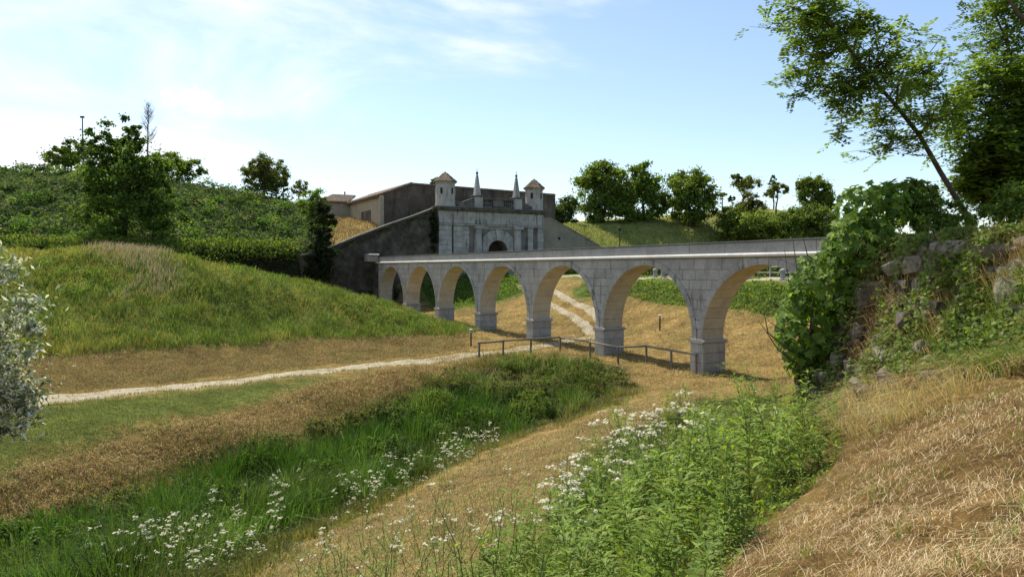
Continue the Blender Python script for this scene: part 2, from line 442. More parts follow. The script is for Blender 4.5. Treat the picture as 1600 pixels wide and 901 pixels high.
def leaf_mat(name, trans=.5, gloss=.012, rough=.55, tint=(1.35,1.25,.55)):
    m = bpy.data.materials.new(name); m.use_nodes = True; n, l = m.node_tree.nodes, m.node_tree.links; n.clear()
    out = n.new('ShaderNodeOutputMaterial'); at = n.new('ShaderNodeAttribute'); at.attribute_name = 'Col'
    d = n.new('ShaderNodeBsdfDiffuse'); t = n.new('ShaderNodeBsdfTranslucent'); g = n.new('ShaderNodeBsdfGlossy')
    g.inputs['Roughness'].default_value = rough; g.inputs['Color'].default_value = (.9,.9,.85,1)
    l.new(at.outputs['Color'], d.inputs['Color'])
    l.new(mixc(n, l, 1.0, at.outputs['Color'], tint, 'MULTIPLY'), t.inputs['Color'])
    m1 = n.new('ShaderNodeMixShader'); m1.inputs[0].default_value = trans; l.new(d.outputs[0], m1.inputs[1]); l.new(t.outputs[0], m1.inputs[2])
    m2 = n.new('ShaderNodeMixShader'); m2.inputs[0].default_value = gloss; l.new(m1.outputs[0], m2.inputs[1]); l.new(g.outputs[0], m2.inputs[2])
    l.new(m2.outputs[0], out.inputs[0]); return m
M['leaf'] = leaf_mat('foliage')
M['leaf_glossy'] = leaf_mat('glossy_foliage', .58, .012, .5, (1.45,1.35,.45))
M['silver'] = leaf_mat('silver_foliage', .35, .0, .4, (1.1,1.1,.7))
M['grass'] = leaf_mat('grass_blades', .36, .015, .5, (1.25,1.18,.6))
M['straw'] = leaf_mat('straw', .25, .015, .6, (1.05,1,.8))
M['petal'] = leaf_mat('petals', .3, .0, .5, (1,1,.95))

def ground_mat():
    m, n, l, bs = newmat('ground'); P = pos(n)
    at = n.new('ShaderNodeAttribute'); at.attribute_name = 'Col'; c = at.outputs['Color']
    big = ramp(n, l, noise(n, l, P, .55, 5, .6), [(.3, (.62,.62,.6)), (.7, (1.25,1.22,1.15))])
    c = mixc(n, l, 1.0, c, big, 'MULTIPLY')
    mid = noise(n, l, P, 3.2, 7, .72, .6)
    c = mixc(n, l, 1.0, c, ramp(n, l, mid, [(.28, (.36,.33,.28)), (.5, (.95,.95,.92)), (.72, (1.45,1.42,1.3))]), 'MULTIPLY')
    fine = noise(n, l, P, 16, 6, .75)
    c = mixc(n, l, .8, c, ramp(n, l, fine, [(.3, (.45,.42,.36)), (.55, (1,1,1)), (.75, (1.3,1.28,1.2))]), 'MULTIPLY')
    l.new(c, bs.inputs['Base Color']); bs.inputs['Roughness'].default_value = 1.0; bs.inputs['Specular IOR Level'].default_value = .05
    ad = n.new('ShaderNodeMath'); ad.operation = 'ADD'; l.new(mid, ad.inputs[0])
    mu = n.new('ShaderNodeMath'); mu.operation = 'MULTIPLY'; mu.inputs[1].default_value = .4; l.new(fine, mu.inputs[0]); l.new(mu.outputs[0], ad.inputs[1])
    bump(n, l, bs, ad.outputs[0], .9, .22)
    return m
M['ground'] = ground_mat()
def gravel_mat():
    m, n, l, bs = newmat('gravel'); P = pos(n)
    c = ramp(n, l, noise(n, l, P, 1.3, 6, .65), [(.3, (.2,.165,.1)), (.5, (.33,.285,.195)), (.75, (.43,.38,.28))])
    c = mixc(n, l, .7, c, ramp(n, l, noise(n, l, P, 26, 5, .7), [(.3, (.5,.5,.48)), (.6, (1,1,1))]), 'MULTIPLY')
    l.new(c, bs.inputs['Base Color']); bump(n, l, bs, noise(n, l, P, 30, 5, .7), .5, .03); return m
M['gravel'] = gravel_mat()

# ------------------------------------------------------------------ ground
LAWN = castline([(-120,665),(0,641),(200,621),(400,600),(540,587),(480,606),(300,655),(150,700),(0,742),(-120,775)])
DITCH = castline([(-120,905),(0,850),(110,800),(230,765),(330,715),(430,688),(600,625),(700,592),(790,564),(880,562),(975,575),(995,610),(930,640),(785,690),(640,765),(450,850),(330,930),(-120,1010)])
MFOOT = castline([(-150,590),(0,572),(80,557),(250,547),(400,541),(560,530),(700,526),(735,520)])
MOUND = np.concatenate([MFOOT[:, :2], np.array([(-1.5,64),(-12,68),(-28,66),(-45,64),(-62,58)])])
BAND = np.concatenate([MFOOT[::-1, :2], castline([(-150,640),(30,622),(200,604),(400,582),(600,562),(720,549)])[:, :2]])
WEED = castline([(690,950),(770,880),(850,830),(900,720),(960,680),(1060,640),(1130,620),(1230,606),(1300,640),(1320,700),(1270,760),(1180,840),(1090,930)])
STRAW = castline([(1090,930),(1180,840),(1270,765),(1320,705),(1300,645),(1420,640),(1600,600)])[:, :2]
STRAW = np.concatenate([STRAW, np.array([(7,5),(7,-4),(-2,-4),(0.3,3)])])
NEARB = castline([(430,870),(600,800),(780,705),(960,640),(1090,606),(1130,620),(1060,640),(960,680),(900,720),(850,840),(770,930),(350,960)])
def abp(L): return np.array([AB(a, b) for a, b in L])
BANKG = abp([(11.3,-14),(11.5,4),(12.5,14),(13,22),(12.3,30),(14.5,34),(17,34),(17,-14)])
BANKG2 = abp([(5.5,57),(5,47),(9.5,42),(15,40),(17,42),(17,57)])
PLAT = abp([(16.6,-30),(16.6,58),(60,58),(90,20),(60,-40)])
TERR = np.array([PY(512,376,87)[:2], PY(512,345,97)[:2], (-29,103), (-24,106), (-16,101), PY(690,330,93)[:2], (-9.6,92.2), (-20.5,86)])
def soft(x, y, poly, w=.5):
    d = polydist(x, y, poly); ins = inpoly(x, y, poly)
    s = np.where(ins, d, -d) + .45 * w * wob(x, y, 2.2, 2) + .3 * w * wob(x, y, .7, 3)
    return np.clip(s / w + .5, 0, 1)
ang = np.concatenate([np.linspace(-180, -50, 40)[:-1], np.linspace(-50, 50, 430), np.linspace(50, 180, 40)[1:-1]])
rad = np.concatenate([[0.0], np.geomspace(.8, 165, 440), np.geomspace(175, 6000, 26)])
A_, R_ = np.meshgrid(np.radians(ang), rad)
gx, gy = (R_ * np.sin(A_)).ravel(), (R_ * np.cos(A_)).ravel()
gz = hgt(gx, gy)
gcol = np.empty((len(gx), 3)); gcol[:] = (.32,.225,.092)
def lay(poly, c, w=.5, k=1.0):
    s = soft(gx, gy, poly, w)[:, None] * k; gcol[:] = gcol * (1 - s) + np.array(c) * s
patch = np.clip(.5 + .5 * wob(gx, gy, 6, 4), 0, 1)[:, None]
gcol[:] = gcol * (1 - .55 * patch**2) + np.array((.19,.18,.065)) * .55 * patch**2
lay(LAWN, (.135,.165,.045), 2.0)
lay(BAND, (.21,.15,.06), 1.0, .85)
lay(NEARB, (.265,.2,.09), 1.0)
lay(MOUND, (.17,.22,.05), .8)
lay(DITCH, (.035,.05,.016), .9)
lay(WEED, (.07,.075,.028), .8)
lay(STRAW, (.23,.15,.06), .9)
RUINP = np.array([(5.7,15.8),(6.0,9),(7.0,3),(8.2,3),(7.6,9),(7.5,16.4),(6.6,17)])
lay(RUINP, (.17,.12,.06), .5)
lay(BANKG, (.09,.13,.03), 1.2); lay(BANKG2, (.09,.15,.03), 1.2); lay(PLAT, (.12,.16,.04), .8)
ga, gb = ab_of(gx, gy)
bsel = (wall_side(gx, gy) > -.3) & ~((ga > 27) & (gb < 57))
bcol = np.where((ga > 26)[:, None], np.array((.25,.27,.085)), np.array((.05,.085,.026)))
gcol[bsel] = bcol[bsel]
s_ = soft(gx, gy, TERR, 1.0)[:, None]; gcol[:] = gcol * (1 - s_) + np.array((.34,.25,.10)) * s_
far = np.clip((np.hypot(gx, gy) - 170) / 60, 0, 1)[:, None]; gcol[:] = gcol * (1 - far) + np.array((.09,.12,.035)) * far
nr, nc = R_.shape
ii, jj = np.meshgrid(np.arange(nr - 1), np.arange(nc - 1), indexing='ij')
q = np.stack([ii*nc+jj, ii*nc+jj+1, (ii+1)*nc+jj+1, (ii+1)*nc+jj], -1).reshape(-1, 4)[:, ::-1]
wrap = np.stack([np.arange(nr-1)*nc+nc-1, np.arange(nr-1)*nc, np.arange(1,nr)*nc, np.arange(1,nr)*nc+nc-1], -1)[:, ::-1]
q = np.concatenate([q, wrap])
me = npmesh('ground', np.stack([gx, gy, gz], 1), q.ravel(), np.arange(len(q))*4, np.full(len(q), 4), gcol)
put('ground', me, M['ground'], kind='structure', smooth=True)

def ribbon(name, line, width, mat, lift=.03, step=.35, rag=.05):
    line = np.asarray(line)[:, :2]; d = np.concatenate([[0], np.cumsum(np.hypot(*np.diff(line, axis=0).T))])
    s = np.arange(0, d[-1], step); c = np.stack([np.interp(s, d, line[:, 0]), np.interp(s, d, line[:, 1])], 1)
    ker = np.ones(13) / 13
    for k in range(2): c = np.stack([np.convolve(np.pad(c[:, k2], 6, 'edge'), ker, 'valid') for k2 in (0, 1)], 1)
    t = np.gradient(c, axis=0); t /= np.hypot(t[:, 0], t[:, 1])[:, None]; nn = np.stack([-t[:, 1], t[:, 0]], 1)
    w = np.broadcast_to(np.interp(s, np.linspace(0, d[-1], len(np.atleast_1d(width))), np.atleast_1d(width)), s.shape)
    k = 9; V = []
    for j, f in enumerate(np.linspace(-.5, .5, k)):
        e = w * f
        if j in (0, k - 1): e = e + np.sign(f) * rag * (wob(c[:, 0], c[:, 1], 1.3, j) + .6 * wob(c[:, 0], c[:, 1], .5, j + 2))
        x, y = c[:, 0] + nn[:, 0] * e, c[:, 1] + nn[:, 1] * e
        z = hgt(x, y) + (lift if 0 < j < k - 1 else -.02) + .01 * wob(x, y, .9, 5)
        V.append(np.stack([x, y, z], 1))
    V = np.stack(V, 1); m_ = len(s)
    ii, jj = np.meshgrid(np.arange(m_ - 1), np.arange(k - 1), indexing='ij')
    q = np.stack([ii*k+jj, (ii+1)*k+jj, (ii+1)*k+jj+1, ii*k+jj+1], -1).reshape(-1, 4)[:, ::-1]
    me = npmesh(name, V.reshape(-1, 3), q.ravel(), np.arange(len(q))*4, np.full(len(q), 4))
    return put(name, me, mat, kind='structure', smooth=True)
PATHC = castline([(-160,652),(30,630),(200,611),(400,590),(600,568),(740,553),(840,541),(900,531),(935,522)])
ribbon('gravel_path', PATHC, [2.3,2.3,2.2,2.1,1.9,1.8], M['gravel'])
TRK = castline([(915,534),(938,521),(930,507),(905,490),(870,471),(835,452),(812,440)])[:, :2]
tg = np.gradient(TRK, axis=0); tg /= np.hypot(tg[:, 0], tg[:, 1])[:, None]; tn = np.stack([-tg[:, 1], tg[:, 0]], 1)
for sgn in (-1, 1): ribbon('gravel_track', TRK + tn * sgn * np.array([.2,.45,.7,.8,.8,.75,.7])[:, None], [1.0,1.0,.8,.75,.7,.6], M['gravel'], lift=.05, rag=.12)
def verge(line, w, N):
    line = np.asarray(line)[:, :2]; d = np.concatenate([[0], np.cumsum(np.hypot(*np.diff(line, axis=0).T))]); s = rng.uniform(0, d[-1], N)
    c = np.stack([np.interp(s, d, line[:, 0]), np.interp(s, d, line[:, 1])], 1); e = np.stack([np.interp(s + .3, d, line[:, 0]), np.interp(s + .3, d, line[:, 1])], 1) - c
    nn = np.stack([-e[:, 1], e[:, 0]], 1); nn /= np.hypot(nn[:, 0], nn[:, 1])[:, None] + 1e-9
    o = np.where(rng.uniform(size=N) < .12, rng.normal(0, .12, N), np.sign(rng.normal(size=N)) * (w/2 + rng.normal(.02, .16, N)))
    return c + nn * o[:, None]
VERGE = np.concatenate([verge(PATHC, 2.1, 9000), verge(TRK, 2.2, 1200)])
ribbon('gravel_road', [AB(18.2, b) for b in range(-30, 58, 4)], 2.4, M['gravel'], lift=.04)

# ------------------------------------------------------------------ aqueduct bridge
L_, TH, HW = 9.0, 1.55, .38
RI = L_ / 2 - HW; RE = RI + .33; ZS = 2.06; ZT = 6.53
aq = thing('aqueduct_bridge', 'long grey stone aqueduct on round arches crossing the dry moat', 'bridge', (O2[0], O2[1], 0), math.atan2(dv[1], dv[0]))
NA0, NA1 = -1, 6               # arches from pier NA0 to pier NA1 (metres = index * 9)
core_v, core_f = [], []
def add_prism(V, Fc, poly, y0, y1):
    n = len(poly); b = len(V)
    V += [(p[0], y0, p[1]) for p in poly] + [(p[0], y1, p[1]) for p in poly]
    Fc += [tuple(b+i for i in range(n))[::-1], tuple(b+n+i for i in range(n))] + [(b+i, b+(i+1)%n, b+(i+1)%n+n, b+i+n) for i in range(n)]
NV = 21
vmesh = []
for k in range(NV):
    g = .010 / RI
    a0, a1 = math.pi * k / NV + g, math.pi * (k + 1) / NV - g
    pts = [(RE*math.cos(a), RE*math.sin(a)) for a in np.linspace(a0, a1, 3)] + [(RI*math.cos(a), RI*math.sin(a)) for a in np.linspace(a1, a0, 3)]
    vmesh.append(prism_xz('voussoir', pts, -TH + .01, random.uniform(.03, .05)))
    vmesh[-1].materials.append(M['ashlar']); vmesh[-1].materials.append(M['vault'])
    for p in vmesh[-1].polygons:                      # underside coloured tan for the light bounced up off dry grass
        c = p.center; rr = math.hypot(c.x, c.z)
        if rr < RI + .03: p.material_index = 1
for s in range(NA0, NA1):
    cx = s * L_ + L_ / 2
    for k in range(NV):
        o = put('voussoir', vmesh[k], None, aq); o.location = (cx, 0, ZS)
    for k in range(24):                                # mortar ring
        a0, a1 = math.pi*k/24, math.pi*(k+1)/24
        add_prism(core_v, core_f, [(cx+(RI+.035)*math.cos(a), ZS+(RI+.035)*math.sin(a)) for a in (a0, a1)] + [(cx+(RE+.01)*math.cos(a), ZS+(RE+.01)*math.sin(a)) for a in (a1, a0)], -TH+.05, -.03)
def half(z):                   # half width of the spandrel above a pier at height z
    return L_/2 - math.sqrt(max(RE*RE - (z-ZS)**2, 0))
def zlow(x, z0):
    dx = L_/2 - abs(x)
    return max(z0, ZS + math.sqrt(max(RE*RE - dx*dx, 0)))
zs = [ZS, 2.62, 3.16, 3.74, 4.27, 4.83, 5.36, 5.93, ZT]
for s in range(NA0, NA1 + 1):
    xp = s * L_
    for r_ in range(len(zs) - 1):
        z0, z1 = zs[r_], zs[r_ + 1]; g1 = half(z1) - .01
        cuts = [-g1]
        if g1 > .55:
            x = -g1 + random.uniform(.45, .9)
            while x < g1 - .4: cuts.append(x); x += random.uniform(.75, 1.5)
        cuts.append(g1)
        for xa, xb in zip(cuts[:-1], cuts[1:]):
            if (s == NA0 and xb < -1.5): pass
            gp = .0105
            xs = np.linspace(xa + gp, xb - gp, 6)
            low = [(x, zlow(x, z0) + gp) for x in xs]
            poly = [(x, z) for x, z in low if z < z1 - .03] 
            if len(poly) < 2: continue
            top = [(xs[-1], z1 - gp), (xs[0], z1 - gp)]
            if poly[-1][0] < xs[-1] - 1e-6: pass
            me = prism_xz('ashlar_block', poly + top, -TH - random.uniform(-.01, .012), random.uniform(-.012, .012))
            o = put('ashlar_block', me, M['ashlar'], aq); o.location = (xp, 0, 0)
    zz = np.linspace(ZS, ZT, 14)
    prof = [(xp + half(z) - .02, z) for z in zz] + [(xp - half(z) + .02, z) for z in zz[::-1]]
    for i in range(13):
        add_prism(core_v, core_f, [(xp - max(half(zz[i]), .03), zz[i]), (xp + max(half(zz[i]), .03), zz[i]), (xp + max(half(zz[i+1]), .03), zz[i+1]), (xp - max(half(zz[i+1]), .03), zz[i+1])], -TH+.045, -.035)
    # plinth of big blocks under a moulded cap
    zp = [-.35, .28, .82, 1.36, 1.90]
    for r_ in range(4):
        for y0, y1 in ([(-TH-.06, .06)] if False else [(-TH-.07, -TH*(.62 if r_ % 2 else .38)), (-TH*(.62 if r_ % 2 else .38), .07)]):
            me = cbox('plinth_block', -.5 + random.uniform(-.008,.008), .5 + random.uniform(-.008,.008), y0 + .006, y1 - .006, zp[r_] + .006, zp[r_+1] - .006, .018)
            o = put('plinth_block', me, M['ashlar'], aq); o.location = (xp, 0, 0)
    me = prism_xz('pier_cap', [(-.5, 1.90), (.5, 1.90), (.59, 1.97), (.60, 2.03), (.44, 2.10), (-.44, 2.10), (-.60, 2.03), (-.59, 1.97)], -TH - .15, .15)
    o = put('pier_cap', me, M['ashlar'], aq); o.location = (xp, 0, 0)
put('mortar_core', mesh('mortar_core', core_v, core_f), M['mortar'], aq)
# string course, parapet slabs and dark cap
X0, X1 = -13.5, 55.0
x = X0
k = 12
while x < X1:
    w = min(random.uniform(1.7, 2.5), X1 - x)
    V, Fc = [], []
    for side, yy in ((1, .0), (-1, -TH)):
        b0 = len(V); pr = []
        for j in range(9):
            a = -math.pi/2 + math.pi * j / 8; pr.append((yy + side * (.06 + .12 * math.cos(a)), 6.66 + .11 * math.sin(a)))
        pr += [(yy - side * .3, 6.77), (yy - side * .3, 6.55)]
        m_ = len(pr)
        V += [(x + .006, y, z) for y, z in pr] + [(x + w - .006, y, z) for y, z in pr]
        for j in range(m_): Fc.append((b0+j, b0+(j+1)%m_, b0+m_+(j+1)%m_, b0+m_+j))
        Fc.append(tuple(b0+j for j in range(m_))); Fc.append(tuple(b0+m_+j for j in range(m_))[::-1])
    me = mesh('string_course', V, Fc)
    bm = bmesh.new(); bm.from_mesh(me); bmesh.ops.recalc_face_normals(bm, faces=bm.faces); bm.to_mesh(me); bm.free()
    put('string_course', me, M['torus'], aq)
    x += w
put('deck', boxm('deck', X0, X1, -TH+.3, -.3, 6.5, 6.95), M['mortar'], aq)
x = X0
while x < X1:
    w = min(random.uniform(2.6, 3.6), X1 - x)
    j = random.uniform(-.008, .008)
    put('parapet_slab', cbox('parapet_slab', x + .006, x + w - .006, -TH + .02 + j, -.02 + j, 6.772, 7.31, .015), M['coping'], aq)
    x += w
x = X0
while x < X1:
    w = min(random.uniform(3.2, 4.4), X1 - x)
    put('coping_strip', cbox('coping_strip', x + .004, x + w - .004, -TH - .05, .05, 7.313, 7.385, .012), M['lead'], aq)
    x += w
put('abutment', cbox('abutment', -13.6, -9.6, -TH - .3, .02, -.4, 6.5, .03), M['ashlar'], aq)
put('abutment', cbox('abutment', 54.02, 55.6, -TH - .4, .25, -.6, 6.55, .03), M['curtain'], aq)
o = put('end_bracket', prism_xz('end_bracket', [(54.0,6.8),(55.4,6.8),(55.4,7.75),(53.6,7.75),(53.4,7.6),(53.9,7.45)], .05, 1.3), M['ashlar'], aq)

# ------------------------------------------------------------------ gate
GA, GB = 8.5, 55.5
gx0, gy0 = AB(GA, GB)
RZ = math.atan2(nv[1], nv[0])
GW = 16.0
gate = thing('city_gate', 'pale stone city gate with pilasters, two tiled corner turrets and two obelisks', 'gate', (gx0, gy0, 0), RZ)
DC, DR, DS = 8.85, 1.5, 8.25    # doorway centre, half width, springing height
# body with the doorway cut: left, right and over the arch
bv, bf = [], []
def bx_(*a): box_into(bv, bf, *a)
bx_(.05, DC-2.4, .35, 5.0, 4.3, 13.6); bx_(DC+2.4, GW-.05, .35, 5.0, 4.3, 13.6); bx_(DC-2.4, DC+2.4, .35, 5.0, 11.6, 13.6)
for k in range(12):
    a0, a1 = math.pi*k/12, math.pi*(k+1)/12
    xa, xb = DC + DR*math.cos(a1), DC + DR*math.cos(a0); za, zb = DS + DR*math.sin(a1), DS + DR*math.sin(a0)
    add_prism(bv, bf, [(xa, za), (xb, zb), (xb, 11.6), (xa, 11.6)], .36, 4.9)
bx_(DC-2.4, DC-DR, .36, 4.9, 4.3, 11.6); bx_(DC+DR, DC+2.4, .36, 4.9, 4.3, 11.6)
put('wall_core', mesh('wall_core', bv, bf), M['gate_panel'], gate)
put('back_wall', boxm('back_wall', DC-1.7, DC+1.7, 3.6, 3.75, 4.5, 10.0), M['void'], gate)
V, Fc = [], []
door = put('door', prism_xz('door', [(DC-DR+.02, 5.0), (DC+DR-.02, 5.0)] + [(DC+(DR-.02)*math.cos(a), DS+(DR-.02)*math.sin(a)) for a in np.linspace(0, math.pi, 13)], 1.9, 2.0), M['dark_wood'], gate)
for x in np.linspace(DC-DR+.25, DC+DR-.25, 7):
    put('plank', boxm('plank', x-.19, x+.19, 1.86, 1.9, 5.05, DS + math.sqrt(max(DR*DR-(abs(x-DC)+.2)**2, .01)) - .05), M['dark_wood'], door)
def courses(x0, x1, z0, z1, y, dep, h, mat, w=None, name='stone_block', jit=.015, split=.5):
    n = max(1, round((z1 - z0) / h)); hh = (z1 - z0) / n
    for i in range(n):
        xs = [x0, x1]
        if w and x1 - x0 > w * 1.3:
            c = random.uniform(.35, .65) if i % 2 else random.uniform(.4, .6)
            m_ = max(2, round((x1 - x0) / w)); off = .5 if i % 2 else 0
            xs = [x0] + [x0 + (j + off * .5) * (x1-x0)/m_ + random.uniform(-.1,.1) for j in range(1, m_)] + [x1]
        for xa, xb in zip(xs[:-1], xs[1:]):
            put(name, cbox(name, xa + .008, xb - .008, y - dep - random.uniform(-jit, jit), y + .3, z0 + i*hh + .008, z0 + (i+1)*hh - .008, .025), mat, gate)
ZC = 11.55
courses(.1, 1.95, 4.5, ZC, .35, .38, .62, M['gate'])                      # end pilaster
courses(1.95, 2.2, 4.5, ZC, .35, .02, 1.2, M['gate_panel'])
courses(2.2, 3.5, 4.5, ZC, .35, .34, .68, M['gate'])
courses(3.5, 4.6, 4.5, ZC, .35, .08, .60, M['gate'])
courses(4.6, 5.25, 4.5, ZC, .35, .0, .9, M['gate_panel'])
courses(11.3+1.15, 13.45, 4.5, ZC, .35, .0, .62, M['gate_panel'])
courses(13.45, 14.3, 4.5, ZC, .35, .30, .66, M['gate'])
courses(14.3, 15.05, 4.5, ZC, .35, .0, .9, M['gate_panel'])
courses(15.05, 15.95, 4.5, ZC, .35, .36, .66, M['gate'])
for xc in (5.85, 11.85):                                                   # half columns
    col_ = put('column_shaft', lathe('column_shaft', [(.62,4.4),(.62,4.9),(.56,5.0),(.56,8.5),(.5,11.2)], 14), M['gate'], gate); col_.location = (xc, .22, 0)
    cp = put('capital', cbox('capital', -.68, .68, -.68, .3, 11.22, 11.56, .06), M['gate'], gate); cp.location = (xc, .22, 0)
    put('collar', lathe('collar', [(.52,11.0),(.6,11.08),(.6,11.14),(.52,11.2)], 14), M['gate'], cp)
courses(6.45, DC-2.35, 4.5, ZC, .35, .1, .62, M['gate']); courses(DC+2.35, 11.25, 4.5, ZC, .35, .1, .62, M['gate'])
courses(DC-2.33, DC-DR-.02, 4.5, DS, .35, .16, .6, M['gate']); courses(DC+DR+.02, DC+2.33, 4.5, DS, .35, .16, .6, M['gate'])
nk = 11
for k in range(nk):
    a0, a1 = math.pi*k/nk + .006, math.pi*(k+1)/nk - .006
    def outp(a):
        c, s = math.cos(a), math.sin(a)
        t = min(2.33/abs(c) if abs(c) > 1e-6 else 99, 3.0/s if s > 1e-6 else 99)
        t = min(t, 2.95); return (DC + c*t, DS + s*t)
    pin = [(DC+DR*math.cos(a), DS+DR*math.sin(a)) for a in np.linspace(a0, a1, 3)]
    poly = pin + [outp(a1), outp((a0+a1)/2), outp(a0)]
    put('voussoir', prism_xz('gate_voussoir', poly, (.05 if k == nk//2 else .16) + random.uniform(-.02,.02), .7), M['gate'], gate)
courses(DC-2.33, DC+2.33, 11.24, ZC, .35, .06, .3, M['gate'], w=1.2)
# entablature: capital band, architrave, frieze, cornice
for xa, xb in ((0, 2.0), (2.1, 3.55), (5.1, 6.55), (11.1, 12.55), (13.35, 14.4), (14.95, 16.05)):
    put('capital_band', cbox('capital_band', xa, xb, -.16, .4, ZC + .01, ZC + .26, .05), M['gate'], gate)
put('architrave', cbox('architrave', -.02, GW+.02, .06, .6, ZC + .02, ZC + .30, .03), M['gate'], gate)
x = 0.0
for w in (1.9, 1.7, 1.75, 1.35, 1.9, 1.9, 1.6, 1.4, 1.3, 1.2):
    put('frieze_block', cbox('frieze_block', x + .01, x + w - .01, -.02 + random.uniform(-.012,.012), .6, ZC + .31, 13.42, .02), M['gate'], gate); x += w
for z0, z1, ex in ((13.43, 13.6, .12), (13.605, 13.82, .3), (13.825, 13.98, .48)):
    put('cornice', cbox('cornice', -ex, GW + ex, -ex - .1, 1.2, z0, z1, .03), M['lichen'], gate)
put('roof_slab', boxm('roof_slab', -.2, GW+.2, 1.21, 5.2, 13.6, 13.9), M['lichen'], gate)
# attic: pedestals with obelisks, balusters, sloping side walls
for xc in (5.85, 11.85):
    pd = put('pedestal', cbox('pedestal', xc-.6, xc+.6, -.1, 1.1, 13.985, 15.45, .04), M['gate'], gate)
    put('pedestal_cap', cbox('pedestal_cap', xc-.72, xc+.72, -.22, 1.22, 15.455, 15.62, .04), M['lichen'], pd)
    ob = put('obelisk', lathe('obelisk', [(.58,15.63),(.56,15.75),(.17,18.35),(.10,18.42)], 4, math.pi/4), M['gate'], gate); ob.location = (xc, .5, 0)
    put('ball_finial', lathe('ball_finial', [(.05,18.42),(.15,18.5),(.19,18.62),(.15,18.74),(.05,18.8),(.03,19.2),(.005,19.3)], 10), M['lichen'], ob)
put('balustrade_base', cbox('balustrade_base', 6.5, 11.2, .05, .6, 13.985, 14.3, .03), M['lichen'], gate)
put('balustrade_rail', cbox('balustrade_rail', 6.5, 11.2, .02, .65, 15.12, 15.32, .03), M['lichen'], gate)
bal = lathe('baluster', [(.09,14.3),(.09,14.38),(.06,14.42),(.13,14.65),(.06,14.95),(.09,15.05),(.09,15.12)], 8)
for x in list(np.linspace(6.75, 7.9, 5)) + list(np.linspace(9.75, 10.95, 5)):
    b_ = put('baluster', bal, M['gate_panel'], gate); b_.location = (x, .33, 0)
put('attic_panel', cbox('attic_panel', 8.1, 9.55, .12, .5, 14.301, 15.119, .02), M['gate_panel'], gate)
put('attic_back', boxm('attic_back', 6.5, 11.2, .62, .9, 14.0, 15.1), M['lichen'], gate)
put('side_scroll', prism_xz('side_scroll', [(2.9,13.985),(5.24,13.985),(5.24,15.3),(4.6,15.1),(3.7,14.75),(2.9,14.55)], .1, .7), M['lichen'], gate)
put('side_scroll', prism_xz('side_scroll', [(14.2,13.985),(12.46,13.985),(12.46,15.3),(13.1,14.95),(13.7,14.6),(14.2,14.45)], .1, .7), M['lichen'], gate)
# turrets
for xc, rr, zt in ((1.45, 1.32, 17.15), (15.0, 1.24, 17.05)):
    tu = put('turret', lathe('turret', [(rr+.05,13.95),(rr+.05,14.35),(rr,14.42),(rr-.03,zt-.25),(rr+.06,zt-.2),(rr+.14,zt-.05),(rr+.14,zt)], 8, R(8)), M['gate'], gate); tu.location = (xc, 1.0, 0)
    for an in (-70, -135, -10):
        # window facing outwards
        d_ = Vector((math.cos(R(an)), math.sin(R(an)), 0))
        w_ = put('window', boxm('window', -.16, .16, -.06, .06, -.38, .38), M['void'], tu)
        w_.location = (d_.x*(rr*.935), d_.y*(rr*.935), 16.0); w_.rotation_euler = (0, 0, R(an+90))
        V, Fc = [], []
        for (p0, p1, p2, p3) in ((-.24,-.16,-.46,.46), (.16,.24,-.46,.46), (-.16,.16,.38,.46), (-.16,.16,-.46,-.38)):
            box_into(V, Fc, p0, p1, -.1, .06, p2, p3)
        put('frame', mesh('frame', V, Fc), M['gate'], w_)
    # tiled cap: rows of barrel tiles as ribs
    ro = put('turret_roof', lathe('turret_roof', [(rr+.30,zt+.0),(rr+.28,zt+.06),(.06,zt+1.42),(.0,zt+1.5)], 8, R(8)), M['tiles'], tu)
    V, Fc = [], []
    for f in range(8):
        a0, a1 = R(8) + f*math.pi/4, R(8) + (f+1)*math.pi/4
        for j in range(6):
            t = (j + .5) / 6
            p0 = np.array([math.cos(a0), math.sin(a0)])*(1-t) + np.array([math.cos(a1), math.sin(a1)])*t
            cut = 1 - abs(2*t-1)*.92
            e = p0*(rr+.30); top = p0*(rr+.30)*(1-cut) + p0*.05*cut
            # run the rib straight up the face
            mid = (np.array([math.cos(a0), math.sin(a0)]) + np.array([math.cos(a1), math.sin(a1)]))/2
            up = -mid/np.linalg.norm(mid)
            apo = np.linalg.norm(mid)*(rr+.3)
            e2 = e + up*apo*cut*.98
            tube_into(V, Fc, [(e[0], e[1], zt+.05), (e2[0], e2[1], zt+.05+1.40*cut*.98)], [.09, .07], 5)
    put('tile_rows', mesh('tile_rows', V, Fc), M['tiles'], ro)

# walls either side of the gate
lw = thing('curtain_wall', 'dark mottled rampart wall stepping down left of the pale gate', 'wall', (gx0, gy0, 0), RZ)
pro = [(-.02,13.75),(-3.2,12.5),(-6.6,11.3),(-10.2,9.9),(-12.6,8.9),(-14.6,7.9),(-17.2,7.4)]
put('wall_face', prism_xz('wall_face', [(-17.2,-1.0),(-.02,-1.0)] + pro, .2, 1.6), M['curtain'], lw)
for (xa, za), (xb, zb) in zip(pro[:-1], pro[1:]):
    n_ = max(1, int(abs(xa-xb)/1.1))
    for k in range(n_):
        t0, t1 = k/n_, (k+1)/n_
        x0, x1, z0, z1 = xa+(xb-xa)*t0-.01, xa+(xb-xa)*t1+.01, za+(zb-za)*t0, za+(zb-za)*t1
        put('coping_stone', prism_xz('coping_stone', [(x0,z0+.003),(x1,z1+.003),(x1,z1+.19),(x0,z0+.19)], .08, 1.7), M['lichen'], lw)
rw = thing('rendered_wall', 'smooth tan wall sloping down to the right of the gate', 'wall', (gx0, gy0, 0), RZ)
